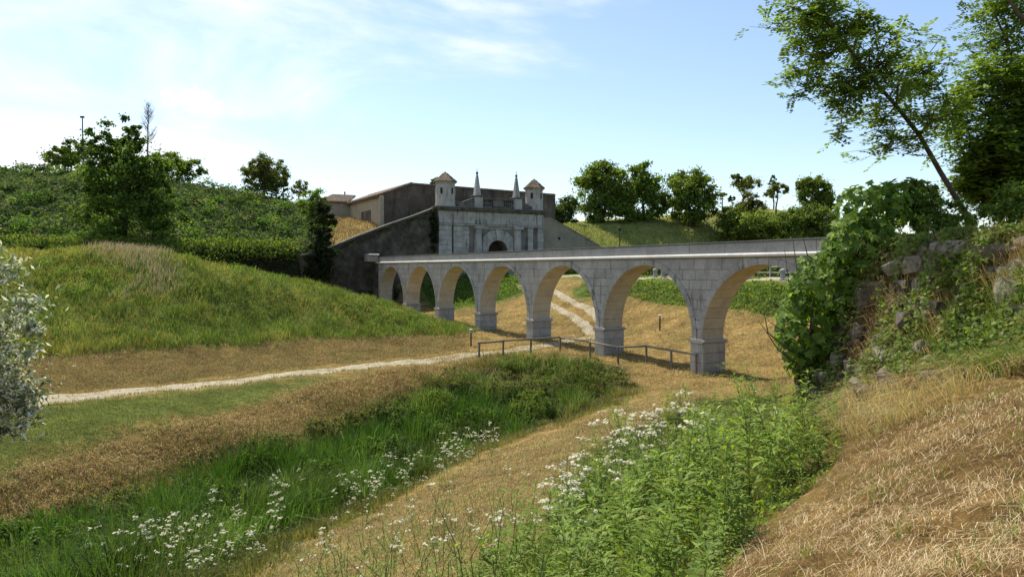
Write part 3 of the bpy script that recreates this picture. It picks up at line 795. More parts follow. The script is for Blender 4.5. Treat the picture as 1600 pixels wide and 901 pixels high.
put('wall_face', prism_xz('wall_face', [(16.03,3),(30,3),(30,7.0),(25.6,9.3),(20.6,11.6),(17.2,13.0),(16.03,13.1)], .35, 1.5), M['render_wall'], rw)
put('coping', prism_xz('coping', [(17.2,13.003),(20.6,11.603),(25.6,9.303),(30,7.003),(30,7.14),(25.6,9.45),(20.6,11.74),(17.2,13.14)], .25, 1.6), M['render_wall'], rw)
put('drain_hole', boxm('drain_hole', 18.6, 18.95, .3, .36, 10.05, 10.4), M['void'], rw)

# moat wall under the left rampart
for i, (p, q_) in enumerate(zip(WALL[1:-1], WALL[2:])):
    p, q_ = np.array(p, float), np.array(q_, float); Lw = np.linalg.norm(q_-p)
    if Lw < 5: continue
    mw = thing('moat_wall', ('dark overgrown scarp wall below the hedge behind the grassy mound' if i else 'dark scarp wall behind the grassy mound at the left edge'), 'wall', (p[0], p[1], 0), math.atan2(*(q_-p)[::-1]))
    put('wall_face', prism_xz('wall_face', [(0,-1),(Lw,-1),(Lw,7.6),(0,8.2)], -.9, .25), M['curtain'], mw)
    put('coping', prism_xz('coping', [(0,8.203),(Lw,7.603),(Lw,7.8),(0,8.4)], -1.0, .3), M['coping'], mw)

# building behind the gate
C0 = np.array(AB(GA, GB)) + 5*dv - 5.9*nv
bd = thing('stone_barracks', 'long brown stone building with tiled roof rising behind the gate', 'building', (C0[0], C0[1], 0), RZ)
LBD, SBD = 27.0, 18.4
put('front_wall', prism_xz('front_wall', [(0,11),(LBD,11),(LBD,16.9),(4.2,17.2),(3.4,17.15),(0,15.65)], 0, .6), M['brown_wall'], bd)
put('side_wall', boxm('side_wall', -.01, .6, .61, SBD, 11, 15.55), M['plaster'], bd)
put('corner_pier', cbox('corner_pier', -.22, .35, -.2, .4, 11, 15.5, .03), M['plaster'], bd)
put('opening', boxm('opening', -.04, .02, 4.2, 8.4, 12.2, 13.9), M['brown_wall'], bd)
def tile_slope(name, p00, p10, p11, p01, parent, rib=.32):
    """roof plane p00-p10 (eave) to p01-p11 (ridge) with ribs of barrel tiles running up the slope"""
    p00, p10, p11, p01 = [np.array(p, float) for p in (p00, p10, p11, p01)]
    V = [tuple(p) for p in (p00, p10, p11, p01)] ; Fc = [(0,1,2,3)]
    dn = np.array([0,0,.12]); V += [tuple(p - dn) for p in (p00, p10, p11, p01)]; Fc += [(7,6,5,4),(0,4,5,1),(1,5,6,2),(2,6,7,3),(3,7,4,0)]
    n_ = int(max(np.linalg.norm(p10-p00), np.linalg.norm(p11-p01)) / rib)
    o = put(name, mesh(name, V, Fc), M['tiles'], parent)
    V, Fc = [], []
    for k in range(n_):
        t = (k + .5) / n_
        e, r2 = p00*(1-t)+p10*t, p01*(1-t)+p11*t
        if np.linalg.norm(r2-e) < .2: continue
        tube_into(V, Fc, [e + (0,0,.03), e*.5+r2*.5+(0,0,.03), r2 + (0,0,.03)], [.11,.1,.1], 5)
    put('tile_rows', mesh('tile_rows', V, Fc), M['tiles'], o); return o
tile_slope('roof_slope', (-.5,-.15,15.5), (-.5,SBD,15.5), (4.2,SBD,17.3), (4.2,-.15,17.3), bd)
tile_slope('roof_slope', (LBD,-.15,16.95), (LBD,SBD,16.95), (4.2,SBD,17.3), (4.2,-.15,17.3), bd, .6)
V, Fc = [], []; tube_into(V, Fc, [(4.2,-.15,17.33),(4.2,SBD,17.33)], [.14,.14], 6)
put('ridge_tiles', mesh('ridge_tiles', V, Fc), M['tiles'], bd)
wg = thing('plastered_wing', 'low plastered house with hipped tile roof left of the brown building', 'building', (C0[0] + SBD*dv[0], C0[1] + SBD*dv[1], 0), RZ)
put('front_wall', boxm('front_wall', -3.9, -.02, -4.0, 4, 11, 15.75), M['plaster'], wg)
tile_slope('roof_slope', (-4.3,-4.4,15.7), (-.3,-4.4,15.7), (2.2,0,17.1), (-1.4,0,17.1), wg)
tile_slope('roof_slope', (-4.3,4.4,15.7), (-4.3,-4.4,15.7), (-1.4,0,17.1), (-1.45,0,17.1), wg)
tile_slope('roof_slope', (-.3,4.4,15.7), (-4.3,4.4,15.7), (-1.4,0,17.1), (2.2,0,17.1), wg)
V, Fc = [], []; tube_into(V, Fc, [(-4.3,-4.4,15.75),(-1.42,0,17.15),(2.2,0,17.15)], [.14,.14,.14], 6); put('ridge_tiles', mesh('ridge_tiles', V, Fc), M['plaster'], wg)
put('chimney', lathe('chimney', [(.1,16.9),(.1,17.5),(.16,17.52),(.12,17.7),(.02,17.8)], 8), M['tiles'], wg).location = (.6, .3, 0)

# ------------------------------------------------------------------ vegetation builders
def scatter(poly, N, extra=None):
    poly = np.asarray(poly)[:, :2]
    # sample evenly in (bearing, log distance): dense near the lens, sparse far away
    rr = np.hypot(poly[:, 0], poly[:, 1]); rmin = max(.7, rr.min() * .7); rmax = rr.max() * 1.05
    aa = np.arctan2(poly[:, 0], poly[:, 1]); a0, a1 = aa.min() - .05, aa.max() + .05
    if inpoly(np.array([0.0]), np.array([0.0]), poly)[0]: rmin = .7; a0, a1 = -1.2, 1.4
    out = np.zeros((0, 2))
    for _ in range(40):
        m_ = N * 3
        a = rng.uniform(a0, a1, m_); r_ = np.exp(rng.uniform(math.log(rmin), math.log(rmax), m_))
        x, y = r_ * np.sin(a), r_ * np.cos(a)
        k = inpoly(x, y, poly)
        if extra is not None: k &= extra(x, y)
        out = np.concatenate([out, np.stack([x, y], 1)[k]])
        if len(out) >= N: break
    return out[:N]
def onground(xy, dz=0.0): return np.column_stack([xy, hgt(xy[:, 0], xy[:, 1]) + dz])
def shade(cols, n, var=.25):
    """mix of the given real leaf colours, one per blade or leaf"""
    cols = np.asarray(cols, float); k = rng.integers(0, len(cols), n)
    k2 = rng.integers(0, len(cols), n); t = rng.uniform(0, 1, n)[:, None]
    return np.clip((cols[k]*(1-t) + cols[k2]*t) * (1 + var * rng.normal(size=(n, 1)) * .6), .004, .9)
def lean_rand(n, m_=.35, bias=(0, 0)):
    return np.stack([rng.normal(bias[0], m_, n), rng.normal(bias[1], m_, n)], 1)
def stuff(name, me, mat, label, cat):
    return put(name, me, mat, label=label, cat=cat, kind='stuff')
GREEN = [(.10,.17,.03),(.14,.22,.04),(.08,.135,.028)]
YELG = [(.19,.275,.05),(.245,.30,.065),(.145,.24,.042)]
TAN = [(.46,.34,.16),(.38,.27,.12),(.52,.42,.23),(.30,.2,.09)]
BEIGE = [(.50,.42,.27),(.44,.36,.22),(.55,.47,.33)]

# tall grass on the left mound
xy = scatter(MOUND, 90000); r_ = np.hypot(xy[:, 0], xy[:, 1]); n = len(xy)
pw = wob(xy[:, 0], xy[:, 1], 7, 1); p2 = wob(xy[:, 0], xy[:, 1], 3.0, 2)
c = shade(YELG + GREEN, n)
dry = (pw + .5*rng.normal(size=n)) > 1.0; c[dry] = shade([(.34,.26,.09),(.28,.22,.07),(.24,.23,.06)], dry.sum())
yz = wob(xy[:, 0], xy[:, 1], 11, 5) + .5*wob(xy[:, 0], xy[:, 1], 2.5, 0) + .3*rng.normal(size=n) - .04*(xy[:, 0] + 16); ys = yz > .5; c[ys] = shade([(.33,.31,.08),(.38,.32,.10),(.28,.28,.065)], ys.sum())
grn = (p2 + .4*rng.normal(size=n)) > .6; c[grn] = shade(GREEN, grn.sum())
h = rng.uniform(.22, .52, n) * (1 + .5*np.clip(p2, -.6, 1)); fd = polydist(xy[:, 0], xy[:, 1], MFOOT); h = h * (1 + .9*np.exp(-(fd/1.1)**2)); c *= (1 + .22*wob(xy[:, 0], xy[:, 1], 5, 0))[:, None].clip(.65, 1.4)

P_ = onground(xy, -.03)
stuff('mound_grass', blades('mound_grass', P_, h, .008 + r_*.0003, lean_rand(n, .45, (.12, -.05)), c), M['grass'], 'tall uncut yellow-green grass covering the mound left of the bridge', 'grass')
SEED = castline([(120,398),(205,392),(285,425),(310,445),(250,476),(160,476),(205,440)])
sdn = lambda x, y: polydist(x, y, SEED) / 1.6 + .5 * wob(x, y, 2.0, 1) + .6 * wob(x, y, .8, 3) > rng.uniform(0, 1.3, np.shape(x))
xy = scatter(SEED, 3000, sdn); n = len(xy)
stuff('seed_grass', blades('seed_grass', onground(xy), rng.uniform(.55, 1.0, n), .03, lean_rand(n, .35, (.3, -.1)), shade(BEIGE, n) * .85), M['straw'], 'pale beige feathery seed heads in a patch on the mound', 'grass')
tc_ = onground(scatter(MOUND, 620)); C = np.repeat(tc_, 34, axis=0); n = len(C); sp = rng.normal(0, .3, (n, 2)); xy = C[:, :2] + sp
tcol = np.repeat(shade(YELG + GREEN + [(.26,.22,.07)], len(tc_), .5), 34, axis=0) * rng.uniform(.8, 1.2, (n, 1))
stuff('mound_tussocks', blades('mound_tussocks', onground(xy, -.03), rng.uniform(.35, .75, n), .022, lean_rand(n, .2, (.1, 0)) + sp * 1.1, tcol), M['grass'], 'taller tussocks and weeds standing out of the mound grass', 'grass')
for (poly, lab, cols_, hm) in (([(230,400),(330,400),(420,425),(400,440),(300,425)], 'bright leafy weeds along the crest of the mound', 'L', .7), ([(290,440),(420,440),(480,480),(420,505),(330,490)], 'darker bramble patch in the middle of the mound', 'M', .6), ([(520,470),(640,495),(715,518),(640,522),(560,510)], 'weedy growth at the low right end of the mound', 'L', .5), ([(60,405),(150,400),(190,430),(180,470),(100,470),(40,440)], 'scattered leafy weeds left of the pale seed heads on the mound', 'L', .5)):
    xy = scatter(castline(poly), 2600, lambda x, y: wob(x, y, 2.2, 3) + .5*wob(x, y, .8, 1) > -.1); n = len(xy); P_ = onground(xy); P_[:, 2] += rng.uniform(.1, 1, n)*hm*(.7 + .5*wob(xy[:, 0], xy[:, 1], 1.4, 2)).clip(.2, 1.2)
    stuff('mound_weeds', cards('mound_weeds', P_, rng.uniform(.1, .2, n), .5, rng.normal(size=(n, 3))*.6 + np.array([0, -.2, .6]), shade([(.15,.24,.05),(.19,.28,.06),(.11,.18,.035)] if cols_ == 'L' else [(.08,.135,.03),(.11,.17,.04),(.13,.15,.06)], n)), M['leaf'], lab, 'weeds')
# mown hay: clippings lying on the banks
def hay(name, poly, N, label, cols=None, ln=(.1,.26), green=.12, up=.05):
    cols = cols or [(.40,.285,.115),(.30,.20,.075),(.50,.385,.185),(.2,.13,.045)]
    lump = lambda x, y: .6*wob(x, y, 1.1, 1) + .6*wob(x, y, .5, 4) + .5*wob(x, y, 3.1, 2) > rng.uniform(-.9, .7, np.shape(x))
    xy = scatter(poly, N, lump); n = len(xy); r_ = np.hypot(xy[:, 0], xy[:, 1])
    P_ = onground(xy, .0); P_[:, 2] += rng.uniform(0, 1, n) * up * (1 + .9*wob(xy[:, 0], xy[:, 1], .5, 4)).clip(.05, 2)
    c = shade(cols, n, .3) * (1 + .25*wob(xy[:, 0], xy[:, 1], 2.4, 3))[:, None].clip(.6, 1.4)
    g = (rng.uniform(size=n) < green * (1 + wob(xy[:, 0], xy[:, 1], 2.2, 5))); c[g] = shade(YELG, g.sum())
    h = rng.uniform(*ln, n)
    an = rng.uniform(0, 6.283, n); le = rng.uniform(.5, 1.9, n)
    stuff(name, blades(name, P_, h * .55, .004 + r_*.00034, np.stack([np.cos(an)*le, np.sin(an)*le], 1), c), M['straw'], label, 'dry grass')
def heaps(name, poly, N, label, rad=.22, hh=.14, per=34, cols=((.38,.27,.11),(.28,.19,.07),(.47,.36,.17),(.18,.115,.042)), wid=.00036):
    c0 = scatter(poly, N, lambda x, y: wob(x, y, 2.6, 2) + .5*wob(x, y, 1.0, 4) > rng.uniform(-1, .6, np.shape(x))); N = len(c0)
    sc = rng.uniform(.5, 1.4, N) * np.clip(np.hypot(c0[:, 0], c0[:, 1])/22, .35, 1.5)
    C = np.repeat(c0, per, axis=0); S = np.repeat(sc, per); n = len(C); sp = rng.normal(0, 1, (n, 2)); xy = C + sp * (S*rad)[:, None]
    P_ = onground(xy, -.01); P_[:, 2] += hh * S * np.exp(-.5*(sp**2).sum(1)) * rng.uniform(.3, 1, n)
    an = rng.uniform(0, 6.283, n); le = rng.uniform(.4, 2.2, n)
    c = np.repeat(shade(cols, N, .5), per, axis=0) * rng.uniform(.7, 1.25, (n, 1))
    stuff(name, blades(name, P_, rng.uniform(.04, .12, n)*S.clip(.5, 1.4), .003 + np.hypot(xy[:, 0], xy[:, 1])*wid, np.stack([np.cos(an)*le, np.sin(an)*le], 1), c), M['straw'], label, 'hay')
BROWN = castline([(-100,782),(0,745),(250,672),(480,606),(600,578),(745,564),(700,592),(600,625),(430,688),(330,715),(110,800),(0,850),(-100,890)])
hay('mown_hay', BROWN, 42000, 'brown mown hay on the slope below the path', up=.09)
hay('mown_hay', NEARB, 36000, 'tan mown hay on the near bank of the ditch', up=.07, green=.25)
hay('mown_hay', BAND, 24000, 'brown mown strip between the tall grass and the path', [(.25,.17,.07),(.33,.24,.11),(.19,.17,.06)], green=.35, up=.09)
heaps('hay_clumps', BROWN, 1150, 'matted clumps of drying hay on the brown slope above the ditch')
heaps('hay_clumps', BAND, 1200, 'dark matted clumps of hay between the mound and the path', rad=.3, hh=.24, cols=((.22,.15,.06),(.32,.22,.09),(.15,.1,.04),(.18,.18,.055)))
heaps('hay_clumps', NEARB, 900, 'matted hay clumps on the tan near bank', hh=.14, rad=.28, cols=((.36,.265,.12),(.25,.17,.07),(.45,.35,.18),(.2,.19,.065)))
FLOOR = abp([(-9,6),(-14,20),(-10,34),(-3,46),(5,52),(11,40),(12,30),(12.5,14),(11,0),(7,-9),(-2,-7)])
hay('mown_hay', FLOOR, 34000, 'tan mown grass on the moat floor around the bridge piers', ln=(.12,.36), green=.12, up=.08)
heaps('hay_clumps', FLOOR, 900, 'matted hay clumps on the moat floor around the piers')
xy = scatter(LAWN, 20000); n = len(xy)
stuff('short_grass', blades('short_grass', onground(xy), rng.uniform(.03, .09, n), .02, lean_rand(n, .5), shade([(.14,.18,.045),(.18,.20,.055),(.11,.15,.035)], n)), M['grass'], 'short green mown grass along the near side of the path', 'grass')
n = len(VERGE)
stuff('path_verge', blades('path_verge', onground(VERGE, .01), rng.uniform(.05, .16, n), .02, lean_rand(n, .5), shade([(.17,.2,.05),(.24,.22,.08),(.36,.28,.13),(.13,.17,.04)], n)), M['grass'], 'ragged grass creeping over the edges of the gravel path', 'grass')
# foreground straw
lump = lambda x, y: .7*wob(x, y, .9, 1) + .7*wob(x, y, .33, 4) > rng.uniform(-1.2, .5, np.shape(x))
xy = scatter(STRAW, 135000, lump); n = len(xy); r_ = np.hypot(xy[:, 0], xy[:, 1])
P_ = onground(xy, .0); P_[:, 2] += rng.uniform(0, .07, n) * (1 + wob(xy[:, 0], xy[:, 1], .4, 4)).clip(.1, 2)
an = rng.normal(.75, .75, n) + np.where(rng.uniform(size=n) < .5, math.pi, 0); le = rng.uniform(.6, 3.2, n)
tone = (.7*wob(xy[:, 0], xy[:, 1], 1.8, 2) + .6*wob(xy[:, 0], xy[:, 1], .5, 5)) + np.clip(.9 - polydist(xy[:, 0], xy[:, 1], WEED)/1.3, 0, 1)  # straw browner towards the weeds, with the thicket's shadow in the colour
c = shade([(.60,.48,.28),(.52,.39,.20),(.70,.60,.41),(.40,.28,.14)], n); dk = tone + .3*rng.normal(size=n) > .35; c[dk] = shade([(.22,.13,.05),(.15,.09,.035),(.3,.2,.085)], dk.sum())
g = rng.uniform(size=n) < .05 * (1 + 1.5*wob(xy[:, 0], xy[:, 1], 1.3, 0)); c[g] = shade(YELG, g.sum())
stuff('cut_straw', blades('cut_straw', P_, rng.uniform(.02, .08, n), .0012 + r_*.00028, np.stack([np.cos(an)*le, np.sin(an)*le], 1), c), M['straw'], 'loose golden cut straw on the slope at lower right', 'straw')
xy = scatter(STRAW, 5200); n = len(xy); P_ = onground(xy, .03); an = rng.normal(.75, .6, n) + np.where(rng.uniform(size=n) < .5, math.pi, 0)
stuff('long_stalks', blades('long_stalks', P_, rng.uniform(.025, .075, n), .0034, np.stack([np.cos(an)*6.5, np.sin(an)*6.5], 1), shade([(.72,.62,.42),(.6,.48,.28),(.4,.27,.12)], n)), M['straw'], 'long pale dry stalks lying across the straw slope', 'straw')
heaps('straw_heaps', STRAW, 420, 'raked heaps of straw and brown stalks on the slope at lower right', rad=.5, hh=.28, per=70, cols=((.5,.38,.2),(.3,.19,.08),(.62,.52,.33),(.2,.12,.05),(.42,.29,.14)), wid=.00030)
c0 = scatter(STRAW, 46, lambda x, y: (x > 1.2) & (y > 3)); C = np.repeat(c0, 26, axis=0); n = len(C); sp = rng.normal(0, .07, (n, 2))
stuff('straw_tufts', blades('straw_tufts', onground(C + sp), rng.uniform(.05, .16, n), .006, lean_rand(n, .3) + sp*4, shade(YELG + [(.14,.2,.05),(.3,.27,.1)], n)), M['grass'], 'small green tufts regrowing through the cut straw', 'grass')
# ditch: rough grass, reeds
POCK = [castline(l) for l in ([(60,890),(120,866),(180,848)], [(225,822),(262,806)], [(325,786),(365,772)], [(470,742),(520,726),(560,712)], [(640,684),(690,668)], [(760,650),(800,640)])]
def outside_gaps(x, y):          # gaps in the sedge, shaped to show the channel's shade as dark soil
    d = np.min([np.min([np.hypot(x - (p[0]*(1-t)+q[0]*t), y - (p[1]*(1-t)+q[1]*t)) for p, q in zip(l[:-1], l[1:]) for t in (0, .25, .5, .75, 1)], axis=0) for l in POCK], axis=0)
    return d > .42 + .2*wob(x, y, .9, 2)
xy = scatter(DITCH, 20000, outside_gaps); n = len(xy); r_ = np.hypot(xy[:, 0], xy[:, 1])
din = polydist(xy[:, 0], xy[:, 1], DITCH); p2 = wob(xy[:, 0], xy[:, 1], 2.6, 3)
h = np.clip(.14 + .12*np.clip(din, 0, 2.2) + .12*p2, .08, .5) * rng.uniform(.6, 1.15, n)
DG = [(.065,.135,.02),(.095,.18,.03),(.045,.095,.016),(.13,.19,.045)]; DO = [(.15,.16,.05),(.19,.18,.07),(.10,.13,.035)]
c = shade([(.045,.09,.018),(.07,.125,.025)], n); edge = din < .8 + .5*p2; c[edge] = shade(DO, edge.sum())
stuff('ditch_grass', blades('ditch_grass', onground(xy, -.03), h, .008 + r_*.0004, lean_rand(n, .42), c), M['grass'], 'lush low grass and herbs filling the ditch', 'grass')
tc_ = onground(scatter(DITCH, 380, lambda x, y: outside_gaps(x, y) & (wob(x, y, 1.3, 5) > -.55))); m_ = 120; C = np.repeat(tc_, m_, axis=0); n = len(C)
tin = polydist(tc_[:, 0], tc_[:, 1], DITCH); th = (.22 + .42*np.clip(tin, 0, 2)) * rng.uniform(.4, 1.4, len(tc_)); tw = th * rng.uniform(.3, .55, len(tc_))
sp = rng.normal(0, 1, (n, 2)); xy = C[:, :2] + sp * np.repeat(tw, m_)[:, None] * .75
tcol = np.where((tin < .9)[:, None], shade(DO, len(tc_), .4), shade(DG, len(tc_), .8)); tcol = np.repeat(tcol, m_, axis=0) * rng.uniform(.75, 1.25, (n, 1))
stuff('ditch_tussocks', blades('ditch_tussocks', onground(xy, -.03), np.repeat(th, m_) * rng.uniform(.6, 1.2, n), .009 + np.hypot(xy[:, 0], xy[:, 1])*.0004, lean_rand(n, .16) + sp * .34, tcol), M['grass'], 'rounded green sedge tussocks crowding the ditch', 'grass')
def clump_field(name, label, centers, per, hh, ww, spread, cols, cat, lean=.3, mat='grass'):
    C = np.repeat(centers, per, axis=0); n = len(C); xy = C[:, :2] + rng.normal(0, spread, (n, 2))
    out = (xy - C[:, :2]) / spread
    stuff(name, blades(name, onground(xy, -.03), rng.uniform(*hh, n), ww, lean_rand(n, .14) + out*lean, shade(cols, n)), M[mat], label, cat)
rc = castline([(330,760),(360,750),(400,745),(425,735),(300,790),(270,800),(235,830),(110,860),(150,850),(480,735),(520,720),(560,712),(590,705),(620,690),(640,680),(600,700),(700,662),(730,655),(760,650)])
clump_field('reeds', 'bright upright reeds standing in the bottom of the ditch', np.repeat(rc, 2, axis=0) + rng.normal(0, .5, (38, 3)), 90, (.85, 1.6), .024, .24, [(.06,.14,.02),(.09,.19,.03),(.045,.105,.016)], 'reeds', .22)

fe = castline([(0,842),(110,795),(230,757),(330,710),(430,682),(520,650),(600,620),(700,588),(790,561),(880,558)])[:, :2]; dd_ = np.concatenate([[0], np.cumsum(np.hypot(*np.diff(fe, axis=0).T))])
s1 = rng.uniform(0, dd_[-1], 150); fc_ = np.stack([np.interp(s1, dd_, fe[:, 0]), np.interp(s1, dd_, fe[:, 1])], 1) + rng.normal(0, .55, (150, 2))
clump_field('ditch_fringe', 'dull olive grass fringe along the far edge of the ditch', np.column_stack([fc_, np.zeros(150)]), 60, (.2, .55), .02, .3, DO + [(.24,.2,.08)], 'grass', .4)
ne = castline([(330,925),(450,850),(560,800),(640,765),(785,692),(930,642),(990,612)])[:, :2]; dd_ = np.concatenate([[0], np.cumsum(np.hypot(*np.diff(ne, axis=0).T))])
s1 = rng.uniform(0, dd_[-1], 110); fc_ = np.stack([np.interp(s1, dd_, ne[:, 0]), np.interp(s1, dd_, ne[:, 1])], 1) + rng.normal(0, .4, (110, 2))
clump_field('near_fringe', 'ragged green fringe along the near edge of the ditch', np.column_stack([fc_, np.zeros(110)]), 55, (.15, .5), .016, .25, DO + [(.14,.2,.045),(.28,.22,.09)], 'grass', .4)
pb = np.repeat(np.array([AB(.8, 9.0*k) for k in range(0, 6)]), 170, axis=0); n = len(pb); an = rng.uniform(0, 6.283, n); rr_ = rng.uniform(.95, 1.5, n)
stuff('pier_weeds', blades('pier_weeds', onground(pb + np.stack([np.cos(an)*rr_, np.sin(an)*rr_], 1)), rng.uniform(.08, .35, n), .02, lean_rand(n, .4), shade(YELG + [(.36,.27,.12)], n)), M['grass'], 'weeds growing round the feet of the bridge piers', 'weeds')
# ---- leafy things
def crown_mesh(name, centers, radii, nleaf, lsize, aspect, cols, flat=.75, up=.35, droop=None, clumpvar=.3):
    n = nleaf; k = rng.integers(0, len(centers), n)
    off = rng.normal(size=(n, 3)); off = unit(off) * np.abs(rng.normal(0, .55, (n, 1))).clip(0, 1.25)
    off[:, 2] *= flat
    C = centers[k] + off * np.asarray(radii)[k][:, None]
    N = off * .7 + rng.normal(size=(n, 3)) * .55 + np.array([0, 0, up])
    ct = rng.normal(1, clumpvar, len(centers)).clip(.55, 1.6)
    c = shade(cols, n, .22) * ct[k][:, None]
    s = lsize * rng.uniform(.65, 1.25, n)
    return cards(name, C, s, aspect, N, np.clip(c, .004, .8), droop)
def tree(name, label, base, blobs, nleaf, lsize, cols, trunk_r=.2, nclump=60, clump=.42, group=None, cat='tree', mat='leaf', bark='bark', aspect=.62, limbs=10, trunk_top=None, fill=3.0, cvar=.22):
    """blobs: (x, y, z, rx, ry, rz) in metres from the base; foliage gathers in clumps inside them"""
    base = np.array(base, float); T = thing(name, label, cat, tuple(base), 0, group)
    blobs = list(blobs)
    if trunk_r > .09:
        for b in list(blobs):
            for _ in range(5):
                v = unit(rng.normal(size=3)); v[2] = abs(v[2]) - .25; f = rng.uniform(.28, .45)
                blobs.append(tuple(np.array(b[:3]) + v*np.array(b[3:6])*.7) + tuple(np.array(b[3:6])*f))
    vol = np.array([b[3]*b[4]*b[5] for b in blobs]) ** .67; ncl = np.maximum(4, (nclump * vol / vol.sum()).astype(int))
    cs, rs = [], []
    for b, m_ in zip(blobs, ncl):
        d = unit(rng.normal(size=(m_, 3))) * (rng.uniform(0, 1, (m_, 1)) ** (1/fill))
        cs.append(np.array(b[:3]) + d * np.array(b[3:6])); rs.append(np.full(m_, clump * (b[3]*b[4]*b[5]) ** (1/3)) * rng.uniform(.6, 1.35, m_))
    cs, rs = np.concatenate(cs), np.concatenate(rs)
    put('crown', crown_mesh('crown', cs, rs, nleaf, lsize, aspect, cols, clumpvar=cvar), M[mat], T)
    if trunk_r > 0:
        top = np.array(trunk_top if trunk_top is not None else np.average([b[:3] for b in blobs], axis=0, weights=vol))
        V, Fc = [], []
        mids = [np.zeros(3) - (0, 0, .3), top*.33 + rng.normal(0, trunk_r*.5, 3), top*.66 + rng.normal(0, trunk_r*.6, 3), top]
        tube_into(V, Fc, mids, [trunk_r*1.25, trunk_r, trunk_r*.75, trunk_r*.4], 8)
        put('trunk', mesh('trunk', V, Fc), M[bark], T, smooth=True)
        sel = cs[rng.choice(len(cs), min(limbs, len(cs)), replace=False)]
        V, Fc = [], []
        for e in sel:
            t = rng.uniform(.35, .95); s0 = top*t
            m1 = s0*.5 + e*.5 + np.array([0, 0, -.06*np.linalg.norm(e-s0)]) + rng.normal(0, .12*trunk_r*3, 3)
            tube_into(V, Fc, [s0, m1, e], [trunk_r*.42, trunk_r*.26, trunk_r*.08], 5)
        put('branches', mesh('branches', V, Fc), M[bark], T, smooth=True)
    return T
def at_px(px, Y, z=None):
    x = (px - 800) / F * Y; zz = float(hgt(np.array([x]), np.array([Y]))[0]) if z is None else z
    return (x, Y, zz)
def blob_px(base, Y, x0, x1, y0, y1, dep=.85):
    """ellipsoid that covers the pixel box x0..x1, y0..y1 at distance Y, as an offset from the base"""
    p, q = PY(x0, y0, Y), PY(x1, y1, Y)
    rx, rz = (q[0]-p[0])/2, (p[2]-q[2])/2
    return ((p[0]+q[0])/2 - base[0], Y - base[1], (p[2]+q[2])/2 - base[2], rx, rx*dep, rz)
DKG = [(.07,.115,.026),(.095,.15,.034),(.055,.09,.02)]
MDG = [(.13,.195,.034),(.175,.25,.048),(.10,.155,.028)]
LTG = [(.13,.22,.04),(.17,.26,.05),(.095,.165,.03)]
OLV = [(.17,.205,.05),(.22,.25,.065),(.125,.155,.038)]
def ptree(name, label, px, Y, boxes, nleaf, lsize, cols, **k):
    b = at_px(px, Y, k.pop('z', None)); return tree(name, label, b, [blob_px(b, Y + k.get('dy', 0), *q) for q in boxes], nleaf, lsize, cols, **{kk: vv for kk, vv in k.items() if kk != 'dy'})
ptree('alder_tree', 'large dark leafy tree in front of the bramble rampart, left', 192, 80, [(130,265,225,310),(118,185,235,335),(205,272,245,345),(135,180,186,262),(172,226,180,262),(150,215,215,270),(118,270,285,376)], 46000, .36, [(.085,.155,.026),(.12,.20,.036),(.06,.11,.02)], trunk_r=.28, nclump=260, clump=.42, limbs=18, cvar=.25)
ptree('hilltop_tree', 'feathery green tree on the rampart crest left of the big tree', 100, 104, [(55,130,228,268),(90,150,215,262)], 11000, .36, MDG, trunk_r=.15, nclump=60, group='trees on the left rampart')
ptree('hilltop_tree', 'loose green tree on the rampart crest right of the big tree', 275, 104, [(235,292,235,284),(272,326,245,286)], 11000, .34, MDG, trunk_r=.14, nclump=60, group='trees on the left rampart')
ptree('round_tree', 'dense rounded olive-green tree alone on the left rampart crest', 413, 105, [(378,450,241,300),(384,446,248,305)], 24000, .28, [(.12,.15,.033),(.085,.125,.027),(.16,.18,.045)], trunk_r=.2, nclump=170, clump=.3, group='trees on the left rampart', fill=3.4, cvar=.12)
ptree('cypress_tree', 'slim dark conifer peeping out beside the rounded tree', 444, 108, [(436,450,262,305)], 2200, .26, DKG, trunk_r=.08, nclump=26, limbs=4)
ptree('small_tree', 'small olive tree right of the rounded rampart tree', 467, 106, [(455,483,280,312)], 3000, .25, OLV, trunk_r=.1, nclump=30, limbs=5)
ptree('conifer', 'dark conifer tip behind the left gate turret', 678, 116, [(671,686,274,292),(673,684,282,300)], 1200, .3, DKG, trunk_r=.08, nclump=14, limbs=3)
ptree('leafy_bush', 'bright green bush on top of the ivy-clad corner', 487, 88, [(463,512,293,330),(470,508,310,345)], 6000, .24, LTG, trunk_r=.08, nclump=50, limbs=5, cat='bush')
ptree('lime_tree', 'round dark tree just right of the gate, behind the wall', 879, 122, [(850,908,304,350),(856,902,322,362)], 12000, .38, DKG + [(.06,.10,.02)], trunk_r=.2, nclump=80, group='trees on the right rampart')
ptree('horse_chestnut', 'tallest broad tree of the row on the right rampart', 940, 126, [(896,985,262,350),(908,985,250,310),(930,995,295,354)], 34000, .5, MDG, trunk_r=.32, nclump=190, group='trees on the right rampart')
ptree('horse_chestnut', 'middle tree of the row on the right rampart, right of the tallest', 1005, 128, [(972,1040,268,352),(982,1032,256,305)], 24000, .5, LTG + MDG, trunk_r=.28, nclump=110, group='trees on the right rampart')
ptree('horse_chestnut', 'rounded tree at the right end of the row, casting shade on the slope', 1078, 127, [(1030,1120,285,352),(1045,1112,265,315)], 28000, .5, MDG, trunk_r=.3, nclump=120, group='trees on the right rampart')
ptree('umbrella_pine', 'small flat-topped pine on the skyline right of the tree row', 1128, 150, [(1121,1137,300,309)], 1500, .3, OLV, trunk_r=.12, nclump=18, limbs=4)
ptree('dark_pine', 'tiny dark pine between the flat-topped pine and the tall olive tree', 1144, 150, [(1138,1151,303,319)], 1500, .3, DKG, trunk_r=.1, nclump=16, limbs=3)
